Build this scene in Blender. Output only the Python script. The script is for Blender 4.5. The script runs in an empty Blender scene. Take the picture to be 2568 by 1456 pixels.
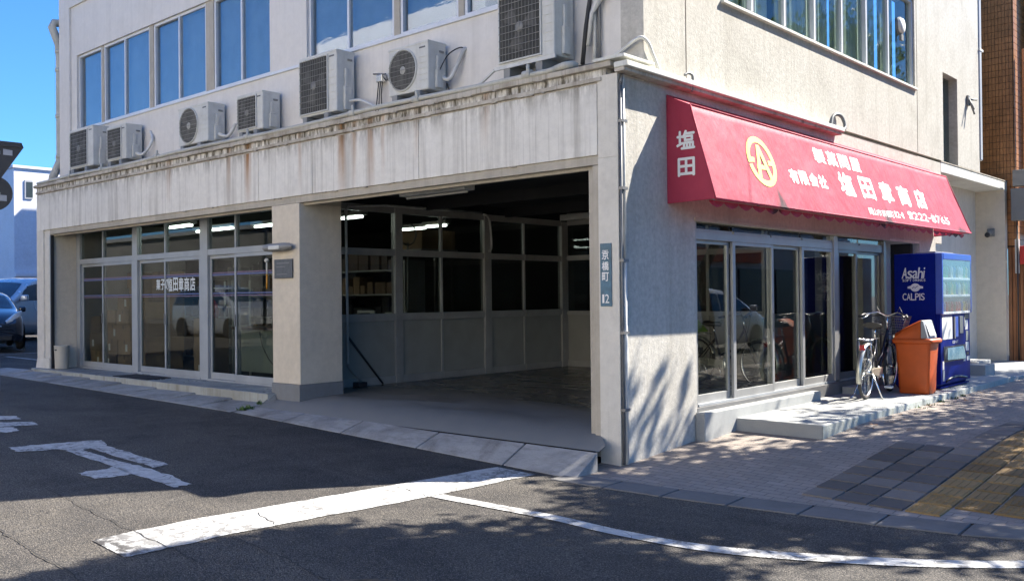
import bpy, math, random
from mathutils import Vector, Matrix
random.seed(7)
R = math.radians
scene = bpy.context.scene
col = scene.collection

# ------------------------------------------------------------------ camera, sky, sun, exposure
cam_d = bpy.data.cameras.new("camera")
cam_d.sensor_width = 36.0
cam_d.lens = 36 * 2337.26 / 2567
cam_d.clip_start = 0.1
cam_d.clip_end = 2000
cam = bpy.data.objects.new("camera", cam_d)
col.objects.link(cam)
_r = Vector((0.74246072, 0.66981392, -0.0100696))
_u = Vector((0.0119928, 0.00173881, 0.99992657))
_f = Vector((-0.66978225, 0.74252696, 0.00674195))
mw = Matrix((_r, _u, -_f)).transposed().to_4x4()
mw.translation = Vector((5.65294, -7.93030, 1.6))
cam.matrix_world = mw
scene.camera = cam

SUN = Vector((1.0, 2.17, 2.4)).normalized()
world = bpy.data.worlds.new("World")
scene.world = world
world.use_nodes = True
wn = world.node_tree.nodes
wl = world.node_tree.links
wn.clear()
wout = wn.new("ShaderNodeOutputWorld")
wbg = wn.new("ShaderNodeBackground")
wsky = wn.new("ShaderNodeTexSky")
wsky.sky_type = 'NISHITA'
wsky.sun_disc = False
wsky.sun_elevation = math.asin(SUN.z)
wsky.sun_rotation = math.atan2(SUN.x, SUN.y)
wsky.altitude = 0
wsky.air_density = 1.0
wsky.dust_density = 0.35
wsky.ozone_density = 2.2
wbg.inputs[1].default_value = 0.08
wtint = wn.new("ShaderNodeMixRGB"); wtint.blend_type = 'MULTIPLY'; wtint.inputs[0].default_value = 1.0
wtint.inputs[2].default_value = (0.28, 0.56, 0.94, 1)
wl.new(wsky.outputs[0], wtint.inputs[1])
wl.new(wtint.outputs[0], wbg.inputs[0])
wl.new(wbg.outputs[0], wout.inputs[0])

sun_d = bpy.data.lights.new("sun", 'SUN')
sun_d.energy = 4.7
sun_d.angle = R(0.5)
sun_d.color = (1.0, 0.93, 0.82)
sun = bpy.data.objects.new("sun", sun_d)
sun.rotation_euler = (-SUN).to_track_quat('-Z', 'Y').to_euler()
sun.location = (20, 40, 50)
col.objects.link(sun)

scene.view_settings.view_transform = 'Standard'
scene.view_settings.look = 'None'
scene.view_settings.gamma = 1
scene.view_settings.use_curve_mapping = False
scene.view_settings.exposure = 1.92
scene.render.engine = 'CYCLES'
scene.cycles.max_bounces = 8
scene.cycles.transparent_max_bounces = 16
scene.cycles.caustics_reflective = False
scene.cycles.caustics_refractive = False
scene.cycles.sample_clamp_indirect = 6
scene.cycles.use_denoising = True

# ------------------------------------------------------------------ material helpers
class NT:
    def __init__(s, name):
        s.m = bpy.data.materials.new(name)
        s.m.use_nodes = True
        s.t = s.m.node_tree
        s.t.nodes.clear()
        s.out = s.t.nodes.new("ShaderNodeOutputMaterial")
        s._pos = None
    def n(s, kind, props=None, **ins):
        nd = s.t.nodes.new("ShaderNode" + kind)
        for k, v in (props or {}).items():
            setattr(nd, k, v)
        for k, v in ins.items():
            k2 = int(k[1:]) if k[0] == 'i' and k[1:].isdigit() else k.replace('_', ' ')
            s.set(nd.inputs[k2], v)
        return nd
    def set(s, sock, v):
        if isinstance(v, bpy.types.NodeSocket):
            s.t.links.new(v, sock)
        elif isinstance(v, (tuple, list)) and len(v) == 3 and sock.type == 'RGBA':
            sock.default_value = (*v, 1)
        else:
            sock.default_value = v
    def pos(s):
        if s._pos is None:
            s._pos = s.n("NewGeometry").outputs['Position']
        return s._pos
    def obj(s):
        return s.n("TexCoord").outputs['Object']
    def mp(s, vec, sc=(1, 1, 1), loc=(0, 0, 0), rot=(0, 0, 0)):
        nd = s.n("Mapping", Vector=vec)
        nd.inputs['Scale'].default_value = sc
        nd.inputs['Location'].default_value = loc
        nd.inputs['Rotation'].default_value = rot
        return nd.outputs[0]
    def noise(s, vec, scale, detail=4, rough=0.55, dist=0.0):
        return s.n("TexNoise", Vector=vec, Scale=scale, Detail=detail, Roughness=rough, Distortion=dist).outputs[0]
    def ramp(s, fac, a, b, lo=(0, 0, 0), hi=(1, 1, 1)):
        nd = s.n("ValToRGB", Fac=fac)
        e = nd.color_ramp.elements
        e[0].position = a; e[0].color = (*lo, 1)
        e[1].position = b; e[1].color = (*hi, 1)
        return nd.outputs[0]
    def math(s, op, a, b=0.5, clamp=False):
        nd = s.n("Math", {'operation': op, 'use_clamp': clamp})
        s.set(nd.inputs[0], a); s.set(nd.inputs[1], b)
        return nd.outputs[0]
    def mix(s, fac, a, b, blend='MIX'):
        nd = s.n("MixRGB", {'blend_type': blend})
        s.set(nd.inputs[0], fac); s.set(nd.inputs[1], a); s.set(nd.inputs[2], b)
        return nd.outputs[0]
    def xyz(s, vec):
        nd = s.n("SeparateXYZ", Vector=vec)
        return nd.outputs
    def bump(s, h, strength=0.3, dist=0.02):
        return s.n("Bump", Height=h, Strength=strength, Distance=dist).outputs[0]
    def pbr(s, color, rough=0.6, metal=0.0, normal=None, spec=0.5, coat=0.0, transl=None):
        b = s.n("BsdfPrincipled")
        s.set(b.inputs['Base Color'], color)
        s.set(b.inputs['Roughness'], rough)
        s.set(b.inputs['Metallic'], metal)
        s.set(b.inputs['Specular IOR Level'], spec)
        s.set(b.inputs['Coat Weight'], coat)
        if normal is not None:
            s.set(b.inputs['Normal'], normal)
        s.t.links.new(b.outputs[0], s.out.inputs[0])
        return s.m

def plain(name, c, rough=0.5, metal=0.0, var=0.12, scale=8.0, bump=0.0, coat=0.0, spec=0.5):
    t = NT(name)
    p = t.pos() if scale < 60 else t.obj()
    n1 = t.noise(p, scale, 5, 0.6)
    n2 = t.noise(t.mp(p, (1, 1, 0.3)), scale * 0.3, 3)
    lo = tuple(max(0, v * (1 - var)) for v in c); hi = tuple(min(1, v * (1 + var)) for v in c)
    cc = t.ramp(t.math('ADD', t.math('MULTIPLY', n1, 0.5), t.math('MULTIPLY', n2, 0.5)), 0.38, 0.62, lo, hi)
    rr = t.ramp(n2, 0.3, 0.7, (rough * .85,) * 3, (min(1, rough * 1.15),) * 3)
    nm = t.bump(n1, bump, 0.01) if bump else None
    return t.pbr(cc, rr, metal, nm, spec, coat)

def wall_mat(name, c, dirt=(0.2, 0.18, 0.14), streak=0.35, blotch=0.25, rust=None, rough=0.85, top=None, grain=60, mot=0.92):
    """painted render / concrete with rain streaks; rust = list of (x, half width)"""
    t = NT(name)
    p = t.pos()
    x, y, z = t.xyz(p)
    st = t.noise(t.mp(p, (5, 5, 0.22)), 1.0, 6, 0.65)
    st2 = t.noise(t.mp(p, (22, 22, 0.35), (3, 1, 2)), 1.0, 5, 0.6)
    bl = t.noise(p, 1.3, 6, 0.62, 0.4)
    fine = t.noise(p, grain, 4, 0.7)
    med = t.noise(p, 9 if mot > .8 else 17, 6, 0.72)
    s1 = t.ramp(st, 0.5, 0.72); s2 = t.ramp(st2, 0.56, 0.7)
    b1 = t.ramp(bl, 0.45, 0.75)
    base = t.mix(t.ramp(med, 0.35, 0.7), tuple(v * mot for v in c), tuple(min(1, v * 1.06) for v in c))
    m = t.math('MULTIPLY', t.math('MAXIMUM', s1, t.math('MULTIPLY', s2, 0.7)), streak)
    base = t.mix(m, base, dirt)
    base = t.mix(t.math('MULTIPLY', b1, blotch), base, dirt)
    if rust:
        tot = None
        wob = t.math('MULTIPLY', t.math('SUBTRACT', t.noise(t.mp(p, (4, 4, 1.2)), 1.0, 3), 0.5), 0.12)
        for (xc, w, zt, zb, k) in rust:
            d = t.math('ABSOLUTE', t.math('SUBTRACT', t.math('ADD', x, wob), xc))
            a = t.n("MapRange", Value=d, From_Min=w, From_Max=w * 0.2, To_Min=0.0, To_Max=1.0).outputs[0]
            v = t.n("MapRange", Value=z, From_Min=zb, From_Max=zt, To_Min=0.0, To_Max=k).outputs[0]
            a = t.math('MULTIPLY', a, v)
            tot = a if tot is None else t.math('MAXIMUM', tot, a)
        tot = t.math('MULTIPLY', tot, t.ramp(st2, 0.25, 0.5), True)
        base = t.mix(t.math('MULTIPLY', tot, 1.35, True), base, (0.33, 0.16, 0.055))
    if top:
        zt, zb, k = top
        v = t.n("MapRange", Value=z, From_Min=zb, From_Max=zt, To_Min=0.0, To_Max=1.0).outputs[0]
        e = t.math('MULTIPLY', t.math('MULTIPLY', v, v), t.ramp(t.noise(t.mp(p, (9, 9, 2)), 1.0, 5, 0.7), 0.42, 0.6))
        base = t.mix(t.math('MULTIPLY', e, k), base, (0.09, 0.075, 0.05))
    nm = t.bump(t.math('ADD', fine, t.math('MULTIPLY', med, 0.8)), 0.35, 0.012)
    return t.pbr(base, rough, 0, nm, 0.25)

def glass_mat(name, tint=(0.75, 0.8, 0.8), base_refl=0.04, gain=1.0, wav=0.0, gcol=(1, 1, 1), rough=0.0):
    t = NT(name)
    bf = t.n("NewGeometry").outputs["Backfacing"]
    fr = t.n("Fresnel", IOR=t.math("SUBTRACT", 1.5, t.math("MULTIPLY", bf, 0.8333))).outputs[0]
    nm = None
    if wav:
        nm = t.bump(t.noise(t.mp(t.pos(), (1, 1, 6)), 2.2, 3, 0.5), wav, 0.02)
    fac = t.math('ADD', t.math('MULTIPLY', fr, gain), base_refl, True)
    tr = t.n("BsdfTransparent", Color=tint)
    gl = t.n("BsdfGlossy", Color=gcol, Roughness=rough)
    if nm is not None:
        t.set(gl.inputs['Normal'], nm)
    mx = t.n("MixShader")
    t.set(mx.inputs[0], fac)
    t.t.links.new(tr.outputs[0], mx.inputs[1]); t.t.links.new(gl.outputs[0], mx.inputs[2])
    t.t.links.new(mx.outputs[0], t.out.inputs[0])
    return t.m

def emit_mat(name, c, k):
    t = NT(name)
    e = t.n("Emission", Color=c, Strength=k)
    t.t.links.new(e.outputs[0], t.out.inputs[0])
    return t.m

M = {}
M['wall_left'] = wall_mat('painted_render_grey', (0.68, 0.65, 0.6), streak=0.14, blotch=0.06, mot=.97)
M['wall_right'] = wall_mat('rough_render_beige', (0.53, 0.51, 0.46), dirt=(0.24, 0.22, 0.18), streak=0.3, blotch=0.4, mot=0.76, grain=35)
M['beam'] = wall_mat('stained_beam_paint', (0.74, 0.715, 0.65), dirt=(0.2, 0.175, 0.14), streak=0.55, blotch=0.14,
                     rust=[(-6.95, .13, 3.95, 2.95, .85), (-7.5, .08, 3.95, 3.1, .5), (-4.62, .12, 4.0, 2.9, .9), (-4.35, .07, 4.0, 2.9, .5),
                           (-4.0, .09, 4.0, 2.9, .7), (-3.75, .06, 4.0, 3.1, .45), (-3.1, .05, 4.0, 3.2, .4), (-9.4, .12, 3.95, 3.2, .4), (-1.9, .1, 4.0, 3.3, .45),
                           (-5.6, .07, 3.95, 3.1, .4)], top=(3.93, 3.5, 1.0))
M['ledge'] = wall_mat('grimy_ledge', (0.52, 0.48, 0.41), dirt=(0.13, 0.1, 0.065), streak=0.75, blotch=0.7)
M['ledge_white'] = wall_mat('white_cap', (0.66, 0.66, 0.6), streak=0.2, blotch=0.2)
M['column'] = wall_mat('column_paint', (0.66, 0.63, 0.56), streak=0.14, blotch=0.14)
M['pillar'] = wall_mat('pillar_paint', (0.64, 0.57, 0.46), streak=0.08, blotch=0.14)
M['plinth'] = wall_mat('plinth_grey', (0.2, 0.21, 0.22), streak=0.2, blotch=0.3)
M['trim'] = wall_mat('trim_paint', (0.46, 0.42, 0.35), streak=0.3, blotch=0.35)
M['alu'] = plain('aluminium', (0.36, 0.36, 0.35), 0.45, 0.55, 0.1, 4)
M['alu_dark'] = plain('dark_aluminium', (0.2, 0.2, 0.2), 0.45, 0.5, 0.1, 4)
M['alu_blue'] = plain('blue_grey_aluminium', (0.34, 0.36, 0.375), 0.5, 0.2, 0.1, 4)
M['frame_white'] = plain('white_window_frame', (0.62, 0.64, 0.66), 0.5, 0.1, 0.06, 4)
M['part_frame'] = plain('partition_frame', (0.36, 0.35, 0.33), 0.5, 0.3, 0.12, 5)
M['part_panel'] = plain('partition_panel', (0.27, 0.265, 0.235), 0.6, 0, 0.1, 3)
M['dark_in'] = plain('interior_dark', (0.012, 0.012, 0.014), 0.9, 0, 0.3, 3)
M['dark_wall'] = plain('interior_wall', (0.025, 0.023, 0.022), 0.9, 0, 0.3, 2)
M['black'] = plain('black_plastic', (0.02, 0.02, 0.022), 0.5, 0, 0.2, 10)
M['rubber'] = plain('rubber', (0.025, 0.025, 0.025), 0.8, 0, 0.2, 20)
M['chrome'] = plain('chrome', (0.72, 0.72, 0.7), 0.22, 1.0, 0.15, 20)
M['white_plastic'] = plain('aged_white_plastic', (0.6, 0.6, 0.56), 0.5, 0, 0.1, 6)
M['grey_plastic'] = plain('grey_plastic', (0.22, 0.22, 0.21), 0.55, 0, 0.15, 6)
M['ac_body'] = wall_mat('ac_casing', (0.6, 0.6, 0.56), dirt=(0.25, 0.23, 0.19), streak=0.25, blotch=0.25, rough=0.5)
M['ac_dark'] = plain('ac_inside', (0.05, 0.05, 0.045), 0.8, 0, 0.3, 10)
M['ac_blade'] = plain('fan_blade', (0.09, 0.088, 0.08), 0.7, 0, 0.2, 10)
M['ac_grille'] = plain('ac_grille_wire', (0.28, 0.27, 0.24), 0.5, 0, 0.15, 10)
M['pipe'] = wall_mat('pvc_pipe', (0.5, 0.49, 0.43), streak=0.3, blotch=0.4, rough=0.55)
M['conduit'] = plain('conduit', (0.55, 0.55, 0.52), 0.5, 0, 0.2, 6)
M['conduit_grey'] = plain('grey_conduit', (0.17, 0.175, 0.18), 0.5, 0.3, 0.2, 6)
M['cable'] = plain('black_cable', (0.03, 0.03, 0.03), 0.6, 0, 0.1, 10)
M['glass_shop'] = glass_mat('shop_glass', (0.7, 0.73, 0.71), 0.0, 0.62)
M['glass_blue'] = glass_mat('sky_reflecting_glass', (0.8, 0.84, 0.86), 0.05, 0.9, wav=0.015)
M['glass_curtain'] = glass_mat('curtained_glass', (0.82, 0.87, 0.85), 0.0, 0.4, wav=0.03)
M['glass_in'] = glass_mat('partition_glass', (0.6, 0.61, 0.6), 0.0, 0.5)
M['curtain'] = plain('pale_curtain', (0.5, 0.54, 0.5), 0.9, 0, 0.12, 3)
M['curtain_blue'] = plain('frosted_film', (0.24, 0.32, 0.37), 0.8, 0, 0.15, 3)
M['lamp_on'] = emit_mat('fluorescent_tube', (0.86, 1.0, 0.93), 6.0)
M['white'] = plain('white_lettering', (0.8, 0.8, 0.78), 0.6, 0, 0.03, 6)
M['white_glass'] = plain('white_window_lettering', (0.62, 0.66, 0.66), 0.6, 0, 0.05, 6)
M['yellow'] = plain('yellow_emblem', (0.78, 0.7, 0.16), 0.6, 0, 0.05, 6)
M['cardboard'] = plain('cardboard', (0.3, 0.19, 0.1), 0.85, 0, 0.2, 3)
M['cardboard_dark'] = plain('brown_cardboard', (0.17, 0.11, 0.065), 0.85, 0, 0.2, 3)
M['counter'] = plain('counter_front', (0.3, 0.32, 0.27), 0.6, 0, 0.08, 3)
M['counter_top'] = plain('counter_top', (0.09, 0.05, 0.035), 0.5, 0, 0.15, 3)
M['paper'] = plain('paper', (0.7, 0.7, 0.66), 0.8, 0, 0.05, 6)
M['red_bag'] = plain('red_bag', (0.5, 0.03, 0.04), 0.5, 0, 0.15, 6)
M['blue_plate'] = plain('blue_street_plate', (0.055, 0.13, 0.19), 0.45, 0.1, 0.35, 14)
M['plaque'] = plain('dark_plaque', (0.1, 0.105, 0.11), 0.5, 0.2, 0.15, 30)
M['mat'] = plain('door_mat', (0.009, 0.012, 0.018), 0.95, 0, 0.2, 30)
M['vend'] = plain('blue_enamel', (0.001, 0.01, 0.17), 0.5, 0, 0.12, 5, spec=0.06)
M['vend_light'] = plain('pale_blue_enamel', (0.015, 0.06, 0.36), 0.35, 0, 0.1, 5)
M['vend_in'] = plain('display_inside', (0.2, 0.21, 0.22), 0.5, 0, 0.25, 5)
M['vend_white'] = plain('silver_lettering', (0.6, 0.62, 0.68), 0.45, 0.1, 0.05, 5)
M['bin'] = plain('orange_plastic', (0.52, 0.085, 0.008), 0.5, 0, 0.12, 6)
M['bin_grey'] = plain('grey_bin_flap', (0.3, 0.31, 0.31), 0.5, 0, 0.1, 6)
M['bike_dark'] = plain('dark_bicycle_paint', (0.02, 0.022, 0.035), 0.3, 0.3, 0.1, 20)
M['bike_cream'] = plain('silver_fender', (0.6, 0.58, 0.48), 0.3, 0.7, 0.15, 20)
M['saddle'] = plain('saddle_vinyl', (0.03, 0.028, 0.025), 0.35, 0, 0.1, 20)
M['lime'] = plain('lime_cover', (0.35, 0.6, 0.05), 0.6, 0, 0.1, 20)
M['red_glass'] = plain('red_reflector', (0.5, 0.02, 0.02), 0.3, 0, 0.1, 20)
M['sign_back'] = plain('dark_sign_back', (0.045, 0.045, 0.045), 0.6, 0.2, 0.2, 5)
M['sticker'] = plain('grey_sticker', (0.33, 0.35, 0.38), 0.6, 0, 0.05, 5)
M['far_white'] = wall_mat('white_plaster_far', (0.72, 0.74, 0.8), streak=0.06, blotch=0.1)
M['far_glass'] = plain('dark_far_glass', (0.04, 0.055, 0.06), 0.15, 0, 0.2, 2)
M['car_silver'] = plain('silver_car_paint', (0.45, 0.48, 0.52), 0.25, 0.5, 0.04, 3, coat=0.8)
M['car_black'] = plain('black_car_paint', (0.012, 0.014, 0.022), 0.18, 0.2, 0.04, 3, coat=1.0)
M['car_white'] = plain('white_car_paint', (0.7, 0.72, 0.74), 0.25, 0.0, 0.04, 3, coat=0.8)
M['car_glass'] = plain('car_glass', (0.015, 0.03, 0.045), 0.06, 0, 0.05, 3, spec=0.9)
M['headlight'] = plain('headlight_lens', (0.75, 0.8, 0.85), 0.1, 0.6, 0.25, 40)
M['plate_yellow'] = plain('yellow_plate', (0.5, 0.42, 0.06), 0.5, 0, 0.05, 4)
M['brown_tile'] = plain('brown_tile', (0.36, 0.16, 0.055), 0.4, 0, 0.3, 7)
M['grout'] = plain('dark_grout', (0.05, 0.03, 0.02), 0.9, 0, 0.2, 10)
M['wood'] = plain('orange_boards', (0.36, 0.15, 0.06), 0.6, 0, 0.3, 2)
M['maroon'] = plain('maroon_steel', (0.09, 0.012, 0.022), 0.4, 0.1, 0.15, 4)
M['opp_wall'] = plain('opposite_wall', (0.5, 0.48, 0.45), 0.9, 0, 0.2, 1)
M['opp_dim'] = plain('dim_wall', (0.11, 0.105, 0.1), 0.9, 0, 0.3, 1)
M['opp_cream'] = plain('cream_wall', (0.72, 0.67, 0.58), 0.9, 0, 0.06, 1)
M['opp_orange'] = plain('orange_fascia', (0.6, 0.1, 0.02), 0.6, 0, 0.1, 1)
M['opp_dark'] = plain('dark_shopfront', (0.03, 0.03, 0.035), 0.3, 0, 0.3, 1)
M['bark'] = plain('bark', (0.1, 0.075, 0.05), 0.95, 0, 0.3, 8, bump=0.5)
M['stripe_blue'] = plain('blue_tape', (0.1, 0.12, 0.26), 0.6, 0, 0.1, 5)
M['stripe_purple'] = plain('mauve_tape', (0.2, 0.13, 0.22), 0.6, 0, 0.1, 5)
M['steel_lid'] = plain('iron_cover', (0.11, 0.085, 0.06), 0.6, 0.5, 0.4, 14, bump=0.4)
M['soil'] = plain('dry_leaf', (0.2, 0.1, 0.04), 0.9, 0, 0.4, 20)

# awning cloth: slightly translucent
def cloth():
    t = NT('awning_cloth')
    p = t.pos()
    x, y, z = t.xyz(p)
    n1 = t.noise(p, 2.2, 4, 0.6)
    n2 = t.noise(p, 160, 2, 0.5)
    c = t.mix(t.ramp(n1, 0.35, 0.7), (0.41, 0.045, 0.085), (0.47, 0.06, 0.105))
    sm = t.math('ABSOLUTE', t.math('SUBTRACT', t.math('FRACT', t.math('MULTIPLY', y, .72)), .5))
    c = t.mix(t.math('MULTIPLY', t.ramp(sm, .006, .012, (1, 1, 1), (0, 0, 0)), .45), c, (0.3, 0.03, 0.05))
    # dirt smudges rising from the lower hem
    for (yc, w, h) in ((2.55, 0.24, 0.42), (5.95, 0.28, 0.42), (9.35, .5, .2)):
        d = t.math('ABSOLUTE', t.math('SUBTRACT', y, yc))
        a = t.n("MapRange", Value=d, From_Min=w, From_Max=w * 0.1, To_Min=0.0, To_Max=1.0).outputs[0]
        v = t.n("MapRange", Value=z, From_Min=2.63 + h, From_Max=2.63, To_Min=0.0, To_Max=1.0).outputs[0]
        a = t.math('MULTIPLY', t.math('MULTIPLY', a, v), 1.5)
        a = t.ramp(t.math('MULTIPLY', a, t.noise(t.mp(p, (1, 6, 2)), 2.5, 5, 0.7)), 0.25, 0.6)
        c = t.mix(a, c, (0.06, 0.02, 0.03))
    b = t.n("BsdfPrincipled", Roughness=0.6)
    t.set(b.inputs['Base Color'], c)
    t.set(b.inputs['Specular IOR Level'], 0.3)
    t.set(b.inputs['Normal'], t.bump(t.math('ADD', t.math('MULTIPLY', n2, .05), t.noise(t.mp(p, (1, 1, .5)), 1.7, 4, .55)), 0.8, 0.08))
    tl = t.n("BsdfTranslucent")
    t.set(tl.inputs['Color'], c)
    mx = t.n("MixShader", i0=0.2)
    t.t.links.new(b.outputs[0], mx.inputs[1]); t.t.links.new(tl.outputs[0], mx.inputs[2])
    t.t.links.new(mx.outputs[0], t.out.inputs[0])
    return t.m
M['cloth'] = cloth()

def asphalt():
    t = NT('asphalt')
    p = t.pos()
    f = t.noise(p, 70, 5, 0.75)
    f2 = t.n("TexVoronoi", Vector=p, Scale=95.0).outputs[0]
    big = t.noise(t.mp(p, (.55, 1.2, 1)), 0.6, 6, 0.65, 0.8)
    mid = t.noise(t.mp(p, (1, 0.5, 1)), 3.0, 6, 0.65)
    c = t.mix(t.ramp(big, 0.4, 0.65), (0.045, 0.042, 0.04), (0.135, 0.12, 0.1))
    c = t.mix(t.ramp(mid, 0.45, 0.75), c, (0.12, 0.11, 0.098))
    c = t.mix(t.ramp(f2, 0.05, 0.45), (0.34, 0.3, 0.26), c)
    c = t.mix(t.ramp(f, 0.42, 0.56), tuple([0.02] * 3), c)
    nm = t.bump(t.math('ADD', f, f2), 0.75, 0.012)
    return t.pbr(c, t.ramp(f, 0.3, 0.7, (0.72,) * 3, (0.95,) * 3), 0, nm, 0.3)
M['asphalt'] = asphalt()

def paint():
    t = NT('road_paint')
    p = t.pos()
    x, y, z = t.xyz(p)
    w = t.noise(p, 6, 6, 0.7)
    cr = t.n("TexVoronoi", {'feature': 'DISTANCE_TO_EDGE'}, Vector=t.mix(0.12, p, t.n("TexNoise", Vector=p, Scale=4.0).outputs[1]), Scale=4.0).outputs[0]
    f = t.noise(p, 60, 4, 0.7)
    c = t.mix(t.ramp(w, 0.35, 0.6), (0.4, 0.4, 0.39), (0.54, 0.54, 0.53))
    wear = t.math('MULTIPLY', t.ramp(t.noise(p, 2.0, 4), 0.36, 0.56), t.ramp(t.noise(p, 14, 6, 0.75), 0.46, 0.56))
    endw = t.n("MapRange", Value=y, From_Min=-4.3, From_Max=-5.0, To_Min=0.0, To_Max=1.0).outputs[0]
    endx = t.n("MapRange", Value=x, From_Min=-0.1, From_Max=-0.5, To_Min=0.0, To_Max=1.0).outputs[0]
    endw = t.math('MULTIPLY', t.math('MULTIPLY', endw, endx), t.ramp(t.noise(p, 11, 6, 0.75), 0.4, 0.52))
    grit = t.math('MULTIPLY', t.ramp(t.noise(p, 38, 4, 0.8), 0.5, 0.6), t.ramp(w, .35, .6))
    m = t.math('MAXIMUM', t.math('MAXIMUM', t.math('MULTIPLY', wear, 0.75), endw), t.math('MULTIPLY', grit, .35))
    m = t.math('MAXIMUM', m, t.math('MULTIPLY', t.math('MULTIPLY', t.ramp(cr, 0.003, 0.016, (1, 1, 1), (0, 0, 0)), t.ramp(t.noise(p, 1.1, 3), 0.42, 0.5)), 0.75))
    c = t.mix(m, c, (0.05, 0.047, 0.045))
    return t.pbr(c, 0.7, 0, t.bump(f, 0.5, 0.006), 0.3)
M['paint'] = paint()

def concrete(name, c, wet=0.0, spec=0.3, rough=0.8, dark=0.5, dc=None, per=False):
    t = NT(name)
    p = t.pos()
    a = t.noise(p, 1.6, 6, 0.65, 0.6); b = t.noise(t.mp(p, (1, 3, 1)), 5, 6, 0.7); f = t.noise(p, 80, 4, 0.7)
    dc = dc or tuple(v * 0.35 for v in c)
    cc = t.mix(t.math('MULTIPLY', t.ramp(a, 0.45, 0.68), dark), c, dc)
    cc = t.mix(t.math('MULTIPLY', t.ramp(b, 0.5, 0.72), dark * 0.7), cc, dc)
    cc = t.mix(t.ramp(f, 0.3, 0.7), tuple(v * 0.8 for v in c), cc)
    if per:
        rnd = t.n('ObjectInfo').outputs['Random']
        cc = t.mix(1.0, cc, t.ramp(rnd, 0.0, 1.0, (.6, .6, .62), (1.35, 1.33, 1.3)), 'MULTIPLY')
    rr = t.mix(t.ramp(a, 0.4, 0.65), (rough,) * 3, (max(0.12, rough - wet),) * 3)
    return t.pbr(cc, rr, 0, t.bump(f, 0.3, 0.006), spec)
M['gutter'] = concrete('gutter_concrete', (0.36, 0.355, 0.34), dark=1.0, dc=(0.07, 0.06, 0.05))
M['kerb_dark'] = concrete('dark_kerb', (0.17, 0.165, 0.16), dark=0.6)
M['slab'] = concrete('shop_slab', (0.27, 0.28, 0.28), 0.4, 0.4, 0.6, 0.45)
M['slab_face'] = wall_mat('slab_face', (0.38, 0.39, 0.36), dirt=(0.14, 0.12, 0.07), streak=0.7, blotch=0.4)
M['garage_floor'] = concrete('garage_floor', (0.2, 0.19, 0.17), 0.3, 0.5, 0.42, 0.5)
def floor_mat():
    t = NT('garage_screed')
    p = t.pos(); x, y, z = t.xyz(p)
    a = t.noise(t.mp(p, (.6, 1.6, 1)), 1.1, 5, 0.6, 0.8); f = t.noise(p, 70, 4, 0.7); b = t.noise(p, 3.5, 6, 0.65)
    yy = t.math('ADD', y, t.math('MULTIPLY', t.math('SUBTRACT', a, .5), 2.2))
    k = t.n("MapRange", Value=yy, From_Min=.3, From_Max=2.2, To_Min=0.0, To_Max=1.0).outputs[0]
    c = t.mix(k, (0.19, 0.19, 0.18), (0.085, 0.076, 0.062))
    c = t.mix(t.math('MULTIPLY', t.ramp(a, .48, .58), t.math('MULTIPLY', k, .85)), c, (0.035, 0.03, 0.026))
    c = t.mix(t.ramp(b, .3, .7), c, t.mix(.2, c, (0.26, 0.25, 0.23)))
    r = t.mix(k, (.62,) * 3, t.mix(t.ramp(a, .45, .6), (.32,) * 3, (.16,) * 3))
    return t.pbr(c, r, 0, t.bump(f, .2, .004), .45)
M['apron'] = concrete('garage_apron', (0.25, 0.25, 0.24), 0.15, 0.35, 0.6, 0.3)
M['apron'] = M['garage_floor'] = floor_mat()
M['step'] = concrete('step_concrete', (0.37, 0.38, 0.37), 0, 0.3, 0.8, 0.35)
M['step_face'] = wall_mat('step_face', (0.4, 0.44, 0.42), dirt=(0.16, 0.13, 0.06), streak=0.55, blotch=0.4)
M['sidewalk'] = concrete('pinkish_paving', (0.27, 0.235, 0.205), 0, 0.3, 0.85, 0.3)
def sidewalk_mat():
    t = NT('interlocking_paving')
    p = t.pos()
    br = t.n("TexBrick", Vector=t.mp(p, (1, 1, 1), (0, 0, 0), (0, 0, .0)), Scale=1.0)
    br.inputs['Color1'].default_value = (0.30, 0.255, 0.22, 1); br.inputs['Color2'].default_value = (0.22, 0.19, 0.165, 1)
    br.inputs['Mortar'].default_value = (0.09, 0.08, 0.07, 1); br.inputs['Mortar Size'].default_value = .006
    br.inputs['Brick Width'].default_value = .2; br.inputs['Row Height'].default_value = .1; br.inputs['Mortar Smooth'].default_value = .3
    a = t.noise(p, 1.4, 5, .6); f = t.noise(p, 90, 4, .7)
    c = t.mix(t.math('MULTIPLY', t.ramp(a, .45, .7), .55), br.outputs[0], (0.13, 0.115, 0.1))
    c = t.mix(t.ramp(f, .3, .7), c, t.mix(.5, c, (0.34, 0.3, 0.27)))
    h = t.math('SUBTRACT', t.math('MULTIPLY', f, .3), br.outputs[1])
    return t.pbr(c, .85, 0, t.bump(h, .5, .01), .3)
M['sidewalk'] = sidewalk_mat()
M['paver'] = concrete('grey_paver', (0.17, 0.152, 0.135), 0, 0.3, 0.85, 0.5, per=True)
M['paver_pink'] = concrete('pink_paver', (0.36, 0.3, 0.28), 0, 0.3, 0.85, 0.3)
M['tactile'] = concrete('yellow_tactile', (0.27, 0.18, 0.075), 0, 0.3, 0.8, 0.8, per=True)
M['seam'] = plain('tar_seam', (0.02, 0.02, 0.02), 0.9, 0, 0.2, 20)

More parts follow.
